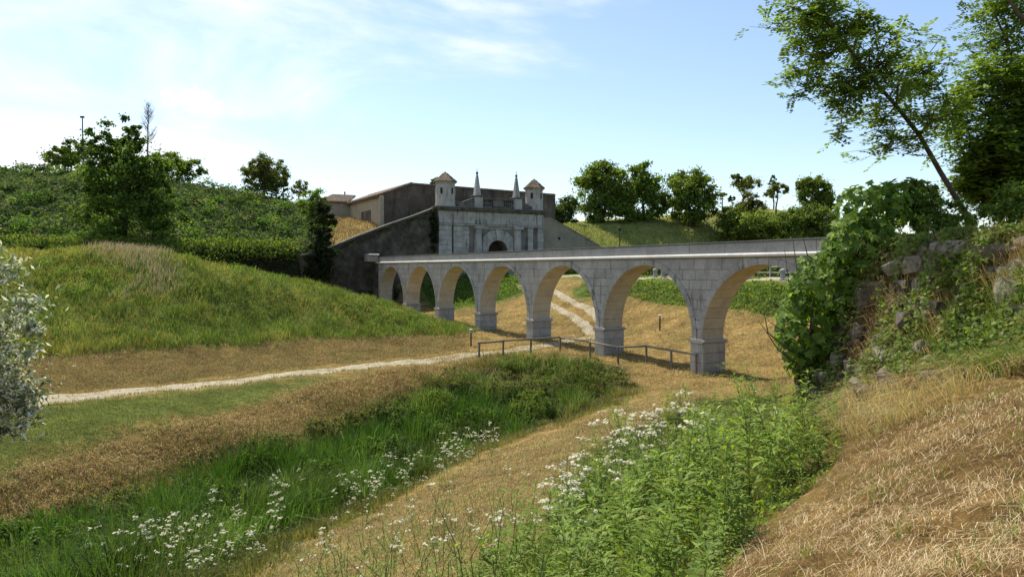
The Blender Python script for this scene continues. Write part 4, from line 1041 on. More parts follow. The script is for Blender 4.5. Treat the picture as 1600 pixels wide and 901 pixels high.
ptree('olive_tree', 'tall double-crowned olive-green tree on the right skyline', 1160, 140, [(1147,1186,274,302),(1143,1160,271,286)], 9000, .38, OLV, trunk_r=.2, nclump=60, limbs=8, cvar=.15)
ptree('olive_bush', 'bushy yellow-olive tree on the slope below the double-crowned tree', 1172, 130, [(1152,1193,299,342)], 8000, .36, [(.12,.13,.03),(.09,.11,.025)], trunk_r=.14, nclump=50, limbs=6)
ptree('spruce', 'dark pointed conifer on the right skyline', 1207, 152, [(1199,1217,281,300),(1202,1213,272,288)], 2600, .34, DKG, trunk_r=.15, nclump=34, limbs=5)
ptree('olive_tree', 'olive tree with two round crowns in front of the dark conifer', 1212, 138, [(1196,1220,289,315),(1212,1233,285,305)], 7000, .36, OLV, trunk_r=.16, nclump=40, limbs=6, cvar=.15)
ptree('hill_tree', 'round-headed green tree beside the fig, far right rampart', 1268, 128, [(1241,1300,280,325),(1270,1307,300,345),(1247,1290,276,300)], 24000, .46, MDG, trunk_r=.25, nclump=90, group='trees on the right rampart')
ptree('slope_bush', 'dark green thicket on the slope below the far right tree', 1250, 122, [(1195,1300,335,372),(1215,1310,325,350)], 20000, .4, DKG + MDG, trunk_r=0, nclump=120, cat='bush')
ptree('slope_bush', 'green thicket on the shaded slope under the two-crowned olive', 1170, 124, [(1120,1225,335,366),(1125,1165,318,346)], 17000, .4, MDG, trunk_r=0, nclump=110, cat='bush')
HS = np.array([PY(1105,350,121)[:2], PY(1150,385,111)[:2], PY(1330,385,111)[:2], PY(1330,325,140)[:2], PY(1200,322,137)[:2], PY(1125,338,126)[:2]])
xy = scatter(HS, 15000); n = len(xy); P_ = onground(xy); P_[:, 2] += 1.5*(.6 + .6*wob(xy[:, 0], xy[:, 1], 4, 2)).clip(.1, 1.3)*rng.uniform(.1, 1, n)
stuff('slope_scrub', cards('slope_scrub', P_, rng.uniform(.3, .55, n), .6, rng.normal(size=(n, 3))*.6 + np.array([0, -.2, .6]), shade(DKG + MDG, n)), M['leaf'], 'dark scrub covering the far right rampart slope', 'scrub')
# bare tree behind the big one
b = at_px(232, 103); T = thing('bare_tree', 'leafless grey tree standing up behind the big dark tree', 'tree', b)
V, Fc = [], []; tp = np.array(PY(232,163,103)) - b
tube_into(V, Fc, [(0,0,-.3), tp*.4, tp*.75, tp], [.16,.12,.07,.02], 6); put('trunk', mesh('trunk', V, Fc), M['grey_bark'], T)
V, Fc = [], []
for k in range(46):
    t = rng.uniform(.45, .98); s0 = tp*t; an = rng.uniform(0, 6.28); ln = (1.15 - t)*4.2*rng.uniform(.5, 1.1)
    e = s0 + np.array([math.cos(an)*ln*.6, math.sin(an)*ln*.6, ln*.85]); m1 = (s0+e)/2 + (0, 0, -.1)
    tube_into(V, Fc, [s0, m1, e], [.045,.03,.012], 4)
    for j in range(3):
        s1 = m1*(1-j*.3) + e*j*.3; e1 = s1 + rng.normal(0, .45, 3) + (0, 0, .5); tube_into(V, Fc, [s1, e1], [.02,.008], 3)
put('branches', mesh('branches', V, Fc), M['grey_bark'], T)

# bramble and ivy carpet on the left rampart
RAMP = np.array([(-95,64),(-53,73.4),(-26,85),(-23,90),(-28,104),(-50,104),(-70,103),(-110,98)])
xy = scatter(RAMP, 52000, lambda x, y: wall_side(x, y) > .2); n = len(xy)
p1 = wob(xy[:,0], xy[:,1], 3.2, 2); p0 = wob(xy[:,0], xy[:,1], 9, 3)
P_ = onground(xy); P_[:, 2] += (.6 + .65*p1 + .5*p0).clip(.06, 2.2) * rng.uniform(.35, 1.0, n)
c = shade([(.06,.12,.028),(.085,.155,.036),(.045,.09,.02),(.11,.155,.07)], n); lt = p0 > .5; c[lt] = shade(LTG, lt.sum()); gr = wob(xy[:,0], xy[:,1], 5, 4) > .45; c[gr] = shade([(.15,.175,.09),(.11,.14,.06)], gr.sum())
N = rng.normal(size=(n, 3))*.6 + np.array([0, -.25, .8])
stuff('bramble_cover', cards('bramble_cover', P_, rng.uniform(.22, .45, n), .65, N, c), M['leaf'], 'dense bramble and ivy carpet over the left rampart slope', 'brambles')
bc = scatter(RAMP, 150, lambda x, y: wall_side(x, y) > 1.0); m_ = 190; C = np.repeat(onground(bc, .2), m_, axis=0); n = len(C); rb_ = np.repeat(rng.uniform(.7, 1.8, len(bc)), m_)[:, None]
v = unit(rng.normal(size=(n, 3))) * rng.uniform(.5, 1.05, (n, 1)); v[:, 2] = np.abs(v[:, 2])*.8
stuff('bramble_mounds', cards('bramble_mounds', C + v*rb_, rng.uniform(.2, .4, n), .65, v + rng.normal(size=(n, 3))*.45, np.repeat(shade([(.055,.11,.025),(.085,.165,.036),(.12,.175,.08),(.11,.22,.045)], len(bc), .5), m_, axis=0)*rng.uniform(.75, 1.25, (n, 1))), M['leaf'], 'humps of bramble and low bushes on the left rampart slope', 'brambles')
# ivy hanging down the scarp and curtain walls
s = rng.uniform(0, 1, 20000); pa, pb = np.array([-60., 69.4]), np.array([-25.3, 84.0]); L2 = unit(pb - pa); nn = np.array([L2[1], -L2[0]])
xy = pa + np.outer(s, pb - pa) + nn * rng.uniform(.95, 1.5, 20000)[:, None]; z = 8.2 - rng.uniform(0, 1, 20000)**1.3*7.5
stuff('wall_ivy', cards('wall_ivy', np.column_stack([xy, z]), rng.uniform(.2, .34, 20000), .7, rng.normal(size=(20000, 3))*.4 + np.array([nn[0], nn[1], .3]), shade([(.025,.04,.012),(.035,.06,.016),(.02,.03,.01)], 20000)), M['leaf'], 'ivy hanging over the scarp wall below the hedge, coloured dark for moat shade', 'ivy')  # near-black leaf colours stand for the moat shade under the hedge
t_ = rng.uniform(0, 17, 9000); zt_ = np.interp(t_, [0,3.2,6.6,10.2,12.6,14.6,17.2], [13.6,12.4,11.2,9.8,8.8,7.8,7.3]); z = zt_ - np.abs(rng.normal(0, 1, 9000))*np.where(rng.uniform(size=9000) < .25, .35, 0) - np.where(rng.uniform(size=9000) < .8, rng.uniform(.5, 1, 9000)**.6*zt_, 0)
wx, wy = AB(GA, GB); xy = np.stack([wx - t_*nv[0], wy - t_*nv[1]], 1) + dv * rng.uniform(-.12, .12, 9000)[:, None]
k_ = wob(t_*1.0, z*1.3, 2.2, 2) + .5*wob(t_, z, .8, 1) > .0; xy, z = xy[k_], z[k_]; n = len(z)
stuff('curtain_ivy', cards('curtain_ivy', np.column_stack([xy, z]), rng.uniform(.16, .3, n), .7, rng.normal(size=(n, 3))*.4 + np.array([-dv[0], -dv[1], .3]), shade([(.03,.045,.014),(.05,.07,.022),(.07,.065,.03)], n)), M['leaf'], 'patches of dark ivy and dry plants on the wall left of the gate', 'ivy')
# clipped-looking hedge along the foot of the rampart
hp = np.array([(-75,62.5),(-53,72.2),(-38,78.4),(-25.5,83.6)]); dd = np.concatenate([[0], np.cumsum(np.hypot(*np.diff(hp, axis=0).T))])
hd = thing('rampart_hedge', 'long dark hedge hanging over the scarp wall at the foot of the rampart', 'hedge', (-38, 79, 8))
n = 22000; s = rng.uniform(0, dd[-1], n); hx, hy = np.interp(s, dd, hp[:,0]), np.interp(s, dd, hp[:,1])
v = unit(rng.normal(size=(n, 3))) * (rng.uniform(0, 1, (n, 1)) ** .3)
lob = 1 + .28*wob(hx, hy, 3.0, 1)
P_ = np.stack([hx + v[:,0]*1.0*lob + 38, hy - .6 + v[:,1]*1.3*lob - 79, .35 + v[:,2]*1.15*lob - .5*(v[:,1] < -.3)], 1)
put('foliage', cards('foliage', P_, rng.uniform(.2, .36, n), .65, v + rng.normal(size=(n, 3))*.5, shade(MDG, n)), M['leaf'], hd)
V, Fc = [], []
for t in np.linspace(.03, .97, 40):
    x, y = np.interp(t*dd[-1], dd, hp[:,0]), np.interp(t*dd[-1], dd, hp[:,1])
    tube_into(V, Fc, [(x+38, y-79+1.3, -.2), (x+38.1, y-79-.2, .5), (x+38.2, y-79-.7, -.2)], [.06,.05,.03], 5)
put('stems', mesh('stems', V, Fc), M['bark'], hd)
# ivy masses on the wall
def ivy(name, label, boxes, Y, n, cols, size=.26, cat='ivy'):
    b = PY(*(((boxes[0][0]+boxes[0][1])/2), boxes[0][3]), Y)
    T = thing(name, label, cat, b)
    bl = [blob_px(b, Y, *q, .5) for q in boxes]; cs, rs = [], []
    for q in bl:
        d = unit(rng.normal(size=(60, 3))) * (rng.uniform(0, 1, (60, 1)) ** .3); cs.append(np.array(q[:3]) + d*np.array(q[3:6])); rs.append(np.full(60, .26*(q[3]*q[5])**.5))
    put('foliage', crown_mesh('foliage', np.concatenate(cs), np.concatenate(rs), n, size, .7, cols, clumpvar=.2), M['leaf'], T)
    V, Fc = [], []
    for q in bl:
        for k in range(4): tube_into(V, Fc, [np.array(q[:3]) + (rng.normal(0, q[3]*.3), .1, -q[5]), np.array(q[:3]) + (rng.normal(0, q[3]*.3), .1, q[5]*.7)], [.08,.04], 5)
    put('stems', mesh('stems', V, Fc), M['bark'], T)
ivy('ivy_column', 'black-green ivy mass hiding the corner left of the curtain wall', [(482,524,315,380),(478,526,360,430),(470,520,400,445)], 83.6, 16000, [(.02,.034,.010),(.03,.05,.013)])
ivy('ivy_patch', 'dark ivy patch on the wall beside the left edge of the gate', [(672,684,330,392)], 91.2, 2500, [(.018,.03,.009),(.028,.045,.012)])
# growth on the far bank behind the arches
def carpet(name, label, poly, n, size, hmax, cols, cat='shrubs', mat='leaf', sc=2.2):
    xy = scatter(poly, n); n = len(xy); p1 = wob(xy[:,0], xy[:,1], sc, 2)
    ed = np.clip(polydist(xy[:,0], xy[:,1], np.asarray(poly)[:, :2]) / 1.2, .15, 1)
    P_ = onground(xy); P_[:, 2] += hmax * ed * (.55 + .45*p1).clip(.08, 1) * rng.uniform(.2, 1.0, n)
    N = rng.normal(size=(n, 3))*.7 + np.array([0, -.2, .6])
    stuff(name, cards(name, P_, rng.uniform(size*.6, size*1.3, n), .55, N, shade(cols, n)), M[mat], label, cat)
carpet('bank_scrub', 'green scrub on the far bank seen through the right-hand arches', abp([(11.3,-14),(11.6,4),(12.5,14),(13,22),(12.6,29),(14.5,31),(16,26),(15.8,-14)]), 15000, .22, 1.5, MDG + LTG)
carpet('bank_scrub', 'bright green growth on the bank seen through the third arch', abp([(6.5,56),(6,49),(10,43),(15,41),(16.5,44),(16.5,56)]), 6000, .25, .9, LTG)
xy = scatter(PLAT, 9000); n = len(xy)
stuff('verge_grass', blades('verge_grass', onground(xy), rng.uniform(.08, .22, n), .05, lean_rand(n, .4), shade(YELG, n)), M['grass'], 'green verge grass beside the road beyond the bridge', 'grass')
HILLR = np.array([PY(870,385,104)[:2], PY(1330,385,112)[:2], PY(1330,332,140)[:2], PY(1120,340,126)[:2], PY(885,352,119)[:2]])
xy = scatter(HILLR, 12000); n = len(xy); p1 = wob(xy[:,0], xy[:,1], 9, 1)
c = shade([(.29,.32,.10),(.23,.28,.075),(.35,.33,.13)], n); g = p1 > .2; c[g] = shade(YELG, g.sum())
stuff('hill_grass', blades('hill_grass', onground(xy), rng.uniform(.3, .6, n), .09, lean_rand(n, .35), c), M['grass'], 'sunlit yellow-green grass on the rampart slope right of the gate', 'grass')
xy = scatter(TERR, 5500); n = len(xy)
stuff('dry_grass', blades('dry_grass', onground(xy), rng.uniform(.2, .5, n), .07, lean_rand(n, .35), shade(TAN + [(.2,.19,.07)], n)), M['straw'], 'dry tan grass on the terrace below the plastered house', 'dry grass')
# bushes at the head of the ditch below the railing
def bush_px(label, px, py, w, h, n, size, cols, name='ditch_bush', group='bushes at the head of the ditch'):
    b = cast(px, py); k = b[1] / F
    return tree(name, label, b, [(0, 0, h*k*.42, w*k*.5, w*k*.45, h*k*.5), (w*k*.18, .2, h*k*.5, w*k*.35, w*k*.35, h*k*.42), (-w*k*.2, 0, h*k*.35, w*k*.35, w*k*.35, h*k*.4)], n, size, cols, trunk_r=.03, nclump=60, clump=.3, cat='bush', group=group, limbs=8, aspect=.4)
DUL = [(.115,.145,.045),(.145,.175,.055),(.08,.11,.032),(.18,.19,.08)]
bush_px('dull green bush under the middle of the wooden railing', 870, 612, 120, 52, 7000, .10, DUL)
bush_px('bushy growth below the left end of the wooden railing', 770, 620, 90, 44, 5000, .10, DUL)
bush_px('tussocky bush at the right end of the ditch, below the railing', 945, 612, 70, 38, 3800, .10, DUL)
bush_px('leafy bush midway along the far edge of the ditch', 665, 640, 80, 34, 3600, .10, MDG)
bush_px('pale bush on the brown slope left of the ditch head', 590, 650, 60, 28, 2600, .10, DUL)
bush_px('darkest green bush in the ditch behind the white flowers', 830, 655, 60, 56, 3800, .11, MDG)
for px, py, w, h_, lab in ((90,885,120,70,'dark leafy clump in the ditch at the lower left corner'), (205,850,110,62,'dark leafy clump beside the reeds at lower left'), (290,870,100,60,'leafy clump among the nearest white flowers in the ditch'), (345,812,80,56,'upright leafy clump between the reeds and the flowers'), (430,800,80,46,'bushy herb clump behind the middle white flowers'), (505,760,70,50,'dark clump at the sedge gap in the middle of the ditch'), (600,722,70,48,'dark leafy clump halfway up the ditch'), (680,690,70,46,'leafy clump behind the upper white flowers'), (745,672,70,44,'leafy clump near the upper end of the flowers'), (20,860,110,60,'leafy clump cut by the left edge of the view'), (395,745,70,44,'reedy clump on the far side of the ditch channel'), (630,665,80,44,'wide leafy clump on the far side of the upper ditch')):
    bush_px(lab, px, py, w, h_, 2600, .12, [(.06,.125,.022),(.085,.165,.03),(.045,.09,.016),(.12,.2,.04)], name='ditch_herb', group='leafy clumps in the ditch')
bush_px('round bush on the ditch edge at far lower left', 300, 775, 90, 34, 4200, .10, DUL)
for px, py, w, h_, lab in ((430,705,70,34,'low dull bush on the far ditch edge, level with the reeds'), (505,682,70,34,'low dull bush where the brown slope meets the ditch, mid way'), (555,668,50,30,'smallest bush on the far ditch edge, above the white flowers'), (705,612,90,44,'rounded bush on the ditch edge left of the railing'), (190,800,110,40,'wide low bush on the far ditch edge near the left corner'), (820,590,90,40,'bush just below the railing, left of its middle'), (915,592,80,40,'bush just below the railing, right of its middle')):
    bush_px(lab, px, py, w, h_, 3200, .10, DUL)

# ------------------------------------------------------------------ wooden railing
fp = [cast(*p) for p in [(748,562),(786,558),(829,555),(875,551),(922,560),(966,570),(1010,568),(1049,576),(1088,584)]]
fc = thing('wooden_railing', 'weathered wooden post-and-rail fence curving along the path before the bridge', 'fence', fp[0])
tops = []
for p in fp:
    o = put('post', cbox('post', -.055, .055, -.055, .055, -.35, 1.08, .012), M['wood'], fc)
    o.location = np.array(p) - fp[0]; o.rotation_euler = (R(random.uniform(-2,2)), R(random.uniform(-2,2)), random.uniform(0, 1))
    tops.append(np.array(p) - fp[0] + (0, 0, 1.08))
for a, b in zip(tops[:-1], tops[1:]):
    e = unit(b - a) * .07
    put('rail', tube('rail', [a - e, (a+b)/2 + (0, 0, random.uniform(-.03, .01)), b + e], [.062,.058,.06], 8), M['wood'], fc, smooth=True)
# path lights
for (px, py, h_, lab) in ((736, 541, 1.25, 'small path light on a brown post at the tip of the mound'), (1031, 517, 1.2, 'small path light on the moat floor seen through an arch')):
    b = cast(px, py); t = thing('path_light', lab, 'lamp', b, 0, 'path lights')
    put('post', cbox('post', -.05, .05, -.05, .05, -.3, h_ - .25, .01), M['dark_wood'], t)
    put('lamp_head', lathe('lamp_head', [(.06,h_-.25),(.15,h_-.22),(.15,h_-.19),(.07,h_-.17),(.07,h_-.04),(.17,h_),(.03,h_+.07)], 12), M['galv'], t)
# lamps on the rampart
for (px, Y, y0, lab) in ((968, 114, 357, 'thin lamp post on the sunny slope right of the gate'), (1289, 105, 341, 'lamp post rising over the bridge parapet beside the fig')):
    b = at_px(px, Y); top = PY(px, y0, Y)[2] - b[2]; t = thing('lamp_post', lab, 'lamp post', b, 0, 'lamp posts')
    put('pole', tube('pole', [(0,0,-.3),(0,0,top*.5),(0,0,top-.35)], [.09,.07,.055], 8), M['metal'], t)
    put('lantern', lathe('lantern', [(.05,top-.4),(.2,top-.35),(.3,top-.02),(.36,top),(.12,top+.28),(.03,top+.35)], 8), M['metal'], t)
b = at_px(133, 99); top = PY(133, 184, 99)[2] - b[2]
t = thing('antenna_mast', 'thin mast poking above the trees on the left rampart', 'mast', b)
put('pole', tube('pole', [(0,0,-.3),(0,0,top)], [.12,.07], 8), M['metal'], t); put('mast_head', boxm('mast_head', -.28, .24, -.12, .12, top-.02, top+.2), M['metal'], t)
# far railing with its stone, bollards by the road
rb = AB(19.6, 11); rt = thing('road_railing', 'low metal railing beside the road, seen through the nearest arch', 'railing', (rb[0], rb[1], float(hgt(np.array([rb[0]]), np.array([rb[1]]))[0])), math.atan2(dv[1], dv[0]))
for x in np.linspace(-9, 5, 8): put('post', boxm('post', x-.04, x+.04, -.04, .04, -.3, .95), M['galv'], rt)
for z in (.45, .92): put('rail', tube('rail', [(-9.1,-.06,z),(5.1,-.06,z)], [.045,.045], 8), M['galv'], rt)
for px, lab in ((1023.5, 'left of two grey stone bollards on the road, seen through an arch'), (1036, 'right of two grey stone bollards on the road, seen through an arch'), (1223, 'stone bollard in front of the road railing')):
    k = (px - 800) / F; aa = 17.4
    b_ = (O2[0] + aa*nv[0] - k*(O2[1] + aa*nv[1])) / (k*dv[1] - dv[0]); p = AB(aa, b_)
    t = thing('stone_bollard', lab, 'bollard', (p[0], p[1], float(hgt(np.array([p[0]]), np.array([p[1]]))[0])), 0, 'bollards on the road')
    put('shaft', lathe('shaft', [(.26,-.2),(.26,.1),(.21,.15),(.19,.62)], 12), M['ashlar'], t); put('head', lathe('head', [(.19,.62),(.24,.66),(.24,.78),(.17,.88),(.02,.92)], 12), M['ashlar'], t)
hb = abp([(24,-6),(24,52)]); hg = thing('road_hedge', 'dark hedge along the far side of the road behind the arches', 'hedge', (hb[0][0], hb[0][1], 5.1))
n = 16000; s = rng.uniform(0, 1, n)[:, None]; P_ = hb[0]*(1-s) + hb[1]*s - hb[0]; v = unit(rng.normal(size=(n, 3))) * rng.uniform(0, 1, (n, 1)) ** .35
P_ = np.column_stack([P_ + v[:, :2]*.9, .85 + v[:, 2]*.95*(1 + .15*wob(P_[:,0], P_[:,1], 3, 1))])
put('foliage', cards('foliage', P_, .26, .6, v + rng.normal(size=(n,3))*.5, shade(DKG, n)), M['leaf'], hg)
V, Fc = [], []
for t in np.linspace(.02, .98, 30): p = hb[0]*(1-t)+hb[1]*t-hb[0]; tube_into(V, Fc, [(p[0],p[1],-.1),(p[0]+.1,p[1],1.2)], [.05,.03], 5)
put('stems', mesh('stems', V, Fc), M['bark'], hg)
# fence along the left rampart crest
a_, b_ = PY(255, 281, 103), PY(322, 291, 103); cf = thing('crest_fence', 'thin rail fence on the rampart crest right of the big tree', 'fence', a_)
d_ = np.array(b_) - np.array(a_)
for t in np.linspace(0, 1, 5): o = put('post', boxm('post', -.05, .05, -.05, .05, -1.6, .1), M['wood'], cf); o.location = d_*t
for z in (0, -.45): put('rail', tube('rail', [(0,0,z), d_ + (0,0,z)], [.05,.05], 6), M['wood'], cf)

# ------------------------------------------------------------------ ruin on the right
ru = thing('ruined_wall', 'broken stone wall of big weathered blocks half buried in the right bank', 'ruin', (6.2, 11.5, 4.5))
def rock(w, d_, h_, sd):
    bm = bmesh.new(); bmesh.ops.create_cube(bm, size=1.0)
    bmesh.ops.subdivide_edges(bm, edges=list(bm.edges), cuts=1, use_grid_fill=True)
    rr = random.Random(sd)
    for v in bm.verts:
        c = Vector(v.co); m_ = max(abs(c.x), abs(c.y), abs(c.z)); k = sum(abs(t) > .4 for t in c)
        c *= {1: 1.06, 2: .97, 3: .80}[k] if k else 1
        v.co = c + Vector((rr.uniform(-.1,.1), rr.uniform(-.09,.09), rr.uniform(-.1,.1)))
        v.co.x *= w; v.co.y *= d_; v.co.z *= h_
    me = bpy.data.meshes.new('stone'); bm.to_mesh(me); bm.free(); return me
def face_x(y): return np.interp(y, [-6, 3, 9, 14.6, 18], [9.0, 7.2, 6.35, 5.95, 6.2])
sd = 0
for (zc, y0, y1, gap) in [(6.28,7.4,13.2,.12), (5.98,7.2,14.6,.15), (5.68,7.6,15.2,.35), (5.36,8.6,15.3,.55), (5.05,9.6,15.4,.6), (4.74,10.6,15.4,.55), (4.42,11.8,15.4,.5), (4.1,12.5,15.4,.4), (3.78,13.0,15.3,.35), (3.46,13.4,15.3,.3), (3.14,13.7,15.2,.3)]:
    y = y0 + random.uniform(0, .3)
    while y < y1:
        w = random.choice([random.uniform(.25,.5), random.uniform(.45,1.05)]); hh = random.uniform(.24,.42)
        if random.random() > gap:
            # bed the stone in the face: find where the bank reaches this height
            yy = y + w/2; xs_ = np.linspace(5.4, 8.4, 61); zz_ = hgt(xs_, np.full(61, yy)); i0 = int(np.argmax(zz_ > zc - .06)) if (zz_ > zc - .06).any() else 30
            o = put('stone', rock(random.uniform(.5,.7), w*1.02, hh, sd), M['ruin'], ru); sd += 1
            o.location = (xs_[i0] + random.uniform(.14,.27) - 6.2, yy - 11.5, zc + random.uniform(-.06,.06) - 4.5)
            o.rotation_euler = (R(random.uniform(-9,9)), R(random.uniform(-10,6)), R(random.uniform(-12,12) - 4))
        y += w + random.uniform(-.02,.06)
for k in range(10):              # fallen pieces at the foot and along the end
    y = random.uniform(9.5, 15.4); o = put('stone', rock(random.uniform(.25,.5), random.uniform(.25,.55), random.uniform(.18,.32), 300+k), M['ruin'], ru)
    x = face_x(y) + random.uniform(-.35,.35); z = float(hgt(np.array([x]), np.array([y]))[0])
    o.location = (x - 6.2, y - 11.5, z + .03 - 4.5); o.rotation_euler = (random.uniform(-.4,.4), random.uniform(-.4,.4), random.uniform(0,3))
V, Fc = [], []
for k in range(420):             # small rubble packed between the blocks
    yy = random.uniform(7.5, 15.3); zc = random.uniform(3.2 if yy > 13 else 4.9 - (yy - 9)*.25, 6.35); xs_ = np.linspace(5.4, 8.4, 61); zz_ = hgt(xs_, np.full(61, yy)); i0 = int(np.argmax(zz_ > zc)) if (zz_ > zc).any() else 30
    c = np.array([xs_[i0] + .02 - 6.2, yy - 11.5, zc - 4.5]); r3 = random.uniform(.05, .13); b0 = len(V)
    pts = unit(np.array([(1,0,0),(-1,0,0),(0,1,0),(0,-1,0),(0,0,1),(0,0,-1),(.7,.7,.6),(-.7,.7,.5),(-.7,-.7,.6),(.7,-.7,.5)]) + rng.normal(0, .2, (10, 3))) * r3 * np.array([1, 1.4, .9])
    bm = bmesh.new(); [bm.verts.new(p) for p in pts]; bmesh.ops.convex_hull(bm, input=bm.verts); bm.verts.index_update()
    V += [tuple(np.array(v.co) + c) for v in bm.verts]; Fc += [tuple(b0 + v.index for v in f.verts) for f in bm.faces]; bm.free()
put('rubble', mesh('rubble', V, Fc), M['ruin'], ru, kind='stuff')
# growth on the ruin
RF = np.array([(5.5,15.6),(5.7,9),(6.6,3),(8.4,3),(7.9,9),(7.7,16.0)])
xy = scatter(RF, 15000, lambda x, y: wob(x, y, 1.3, 4) + .5*wob(x, y, .6, 1) > -.05); n = len(xy)
an = rng.normal(math.pi, .8, n); le = rng.uniform(.3, 1.6, n)
stuff('ruin_dry_grass', blades('ruin_dry_grass', onground(xy), rng.uniform(.1, .45, n), .009, np.stack([np.cos(an)*le, np.sin(an)*le - .2], 1), shade(TAN + [(.22,.15,.06)], n)), M['straw'], 'dry tufts hanging between the stones of the ruined wall', 'dry grass')
RG = np.concatenate([castline([(1430,600),(1440,520),(1500,470),(1600,430),(1660,440),(1660,585),(1560,590)])[:, :2]])
xy = scatter(RG, 5000); n = len(xy)
stuff('ruin_green_grass', blades('ruin_green_grass', onground(xy), rng.uniform(.15, .45, n), .011, lean_rand(n, .5, (-.25, -.1)), shade(GREEN + YELG, n)), M['grass'], 'green grass at the foot of the ruined wall', 'grass')
V1 = np.array([(5.6,15.7),(5.9,12),(6.2,8),(7.6,8),(7.7,16)])
xy = scatter(V1, 13000, lambda x, y: wob(x, y, 1.6, 0) + .5*wob(x, y, .5, 2) > -.05); n = len(xy); P_ = onground(xy, .05); P_[:, 2] += rng.uniform(0, .22, n); P_[:, 0] -= rng.uniform(0, .16, n)
stuff('ruin_ivy', cards('ruin_ivy', P_, rng.uniform(.04, .1, n), .75, rng.normal(size=(n, 3))*.5 + np.array([-.6, -.3, .5]), shade(MDG + LTG + [(.2,.2,.07)], n)), M['leaf'], 'ivy and small weeds rooted between the ruined stones', 'ivy')
carpet('ruin_creeper', 'leafy green creeper spreading over the lower stones of the ruined wall', RG, 8000, .075, .5, LTG + MDG, 'creeper', sc=1.0)
RT = np.array([(6.7,13.5),(7.0,8),(8.0,3),(14,3),(15,12),(10.5,15.5)])
xy = scatter(RT, 9000); n = len(xy)
stuff('terrace_grass', blades('terrace_grass', onground(xy), rng.uniform(.15, .55, n), .012, lean_rand(n, .4, (-.2, -.1)), shade(YELG + TAN[:2] + GREEN, n)), M['grass'], 'mixed dry and green grass on top of the ruined wall', 'grass')
FG = castline([(1285,660),(1320,605),(1400,585),(1500,590),(1590,595),(1500,625),(1400,665),(1330,690)])
xy = scatter(FG, 2600, lambda x, y: wob(x, y, 1.2, 1) + .6*wob(x, y, .4, 4) > rng.uniform(-.9, .7, np.shape(x))); n = len(xy)
stuff('fescue_tuft', blades('fescue_tuft', onground(xy), rng.uniform(.15, .42, n), .006, lean_rand(n, .6, (-.6, -.2)), shade([(.20,.24,.12),(.36,.27,.13),(.46,.36,.19),(.54,.44,.26)], n), curl=1.2), M['grass'], 'fine grey-green arching grass at the foot of the ruin', 'grass')

# ------------------------------------------------------------------ fig
fb = (6.15, 14.95, float(hgt(np.array([6.15]), np.array([14.95]))[0]))
fig = thing('fig_bush', 'big fig bush with lobed glossy leaves climbing the end of the ruin', 'bush', fb)
FB = [blob_px(fb, y_, *q, .8) for y_, q in ((14.6,(1212,1320,450,575)), (14.4,(1235,1375,385,500)), (14.0,(1285,1410,330,450)), (14.2,(1305,1425,282,370)), (14.6,(1370,1462,276,345)), (14.9,(1222,1290,500,590)))]
def lobed(sz, sd):
    rr = random.Random(sd); pts = [(0, 0, 0)]
    ang_ = [-150,-118,-95,-62,-40,-10,15,48,70,90,110,132,165,190,220,242,275,298,330]
    ang_ = [200,178,160,140,122,105,90,75,58,40,20,2,-20]
    rad_ = [.34,.44,.30,.52,.34,.40,.62,.40,.34,.52,.30,.44,.34]
    out = []
    for a, r_ in zip(ang_, rad_):
        out.append((math.cos(R(a))*r_*sz, (math.sin(R(a))*r_ + .12)*sz, sz*(.10*abs(math.cos(R(a))) - .22*r_*r_ + rr.uniform(-.03,.03))))
    V = [(0, -.02*sz, 0), (0, .12*sz, .03*sz)] + out
    n_ = len(out); Fc = [(1, 2+i+1, 2+i) for i in range(n_-1)] + [(0, 1, 2), (0, 2+n_-1, 1)]
    return V, Fc
figm = []
for k in range(12):
    V, Fc = lobed(random.uniform(.17, .28), k); c = np.array(random.choice([(.11,.20,.03),(.15,.25,.042),(.075,.14,.024),(.19,.29,.055)]))
    me = mesh('leaf', V, Fc, np.tile(c, (len(V), 1))); me.materials.append(M['leaf_glossy']); figm.append(me)
vol = np.array([b_[3]*b_[5] for b_ in FB]); cum = np.cumsum(vol)/vol.sum()
LV, LF, LC = [], [], []
for k in range(2100):
    b_ = FB[int(np.searchsorted(cum, random.random()))]
    v = unit(rng.normal(size=3)) * rng.uniform(.25, 1) ** .4
    outer = k < 290
    if outer: v = unit(v + np.array([-.35, -.75, .25])) * rng.uniform(.9, 1.04)
    p = np.array(b_[:3]) + v*np.array(b_[3:6])
    nrm = Vector(v*.8 + np.array([-.1, -.35, .55]) + rng.normal(0, .4, 3)).normalized()
    qn = nrm.to_track_quat('Z', 'Y'); mt = (Matrix.Translation(Vector(p)) @ qn.to_matrix().to_4x4() @ Matrix.Rotation(random.uniform(2.2, 4.1), 4, 'Z'))
    me = figm[k % 12]
    if outer:
        o = put('leaf', me, None, fig); o.matrix_local = mt
    else:
        b0 = len(LV)
        for q in me.vertices: LV.append(tuple(mt @ q.co))
        for q in me.polygons: LF.append(tuple(b0 + i for i in q.vertices))
        LC += [tuple(me.color_attributes['Col'].data[0].color[:3])]*len(me.vertices)
put('foliage', mesh('foliage', LV, LF, np.array(LC)), M['leaf_glossy'], fig, kind='stuff')
V, Fc = [], []
for b_ in FB:
    for k in range(4):
        e = np.array(b_[:3]) + rng.normal(0, .35, 3)*np.array(b_[3:6]); tube_into(V, Fc, [np.array([rng.normal(0,.15), rng.normal(0,.15), -.2]), e*.5 + (rng.normal(0,.1), 0, -.1), e], [.04,.03,.012], 6)
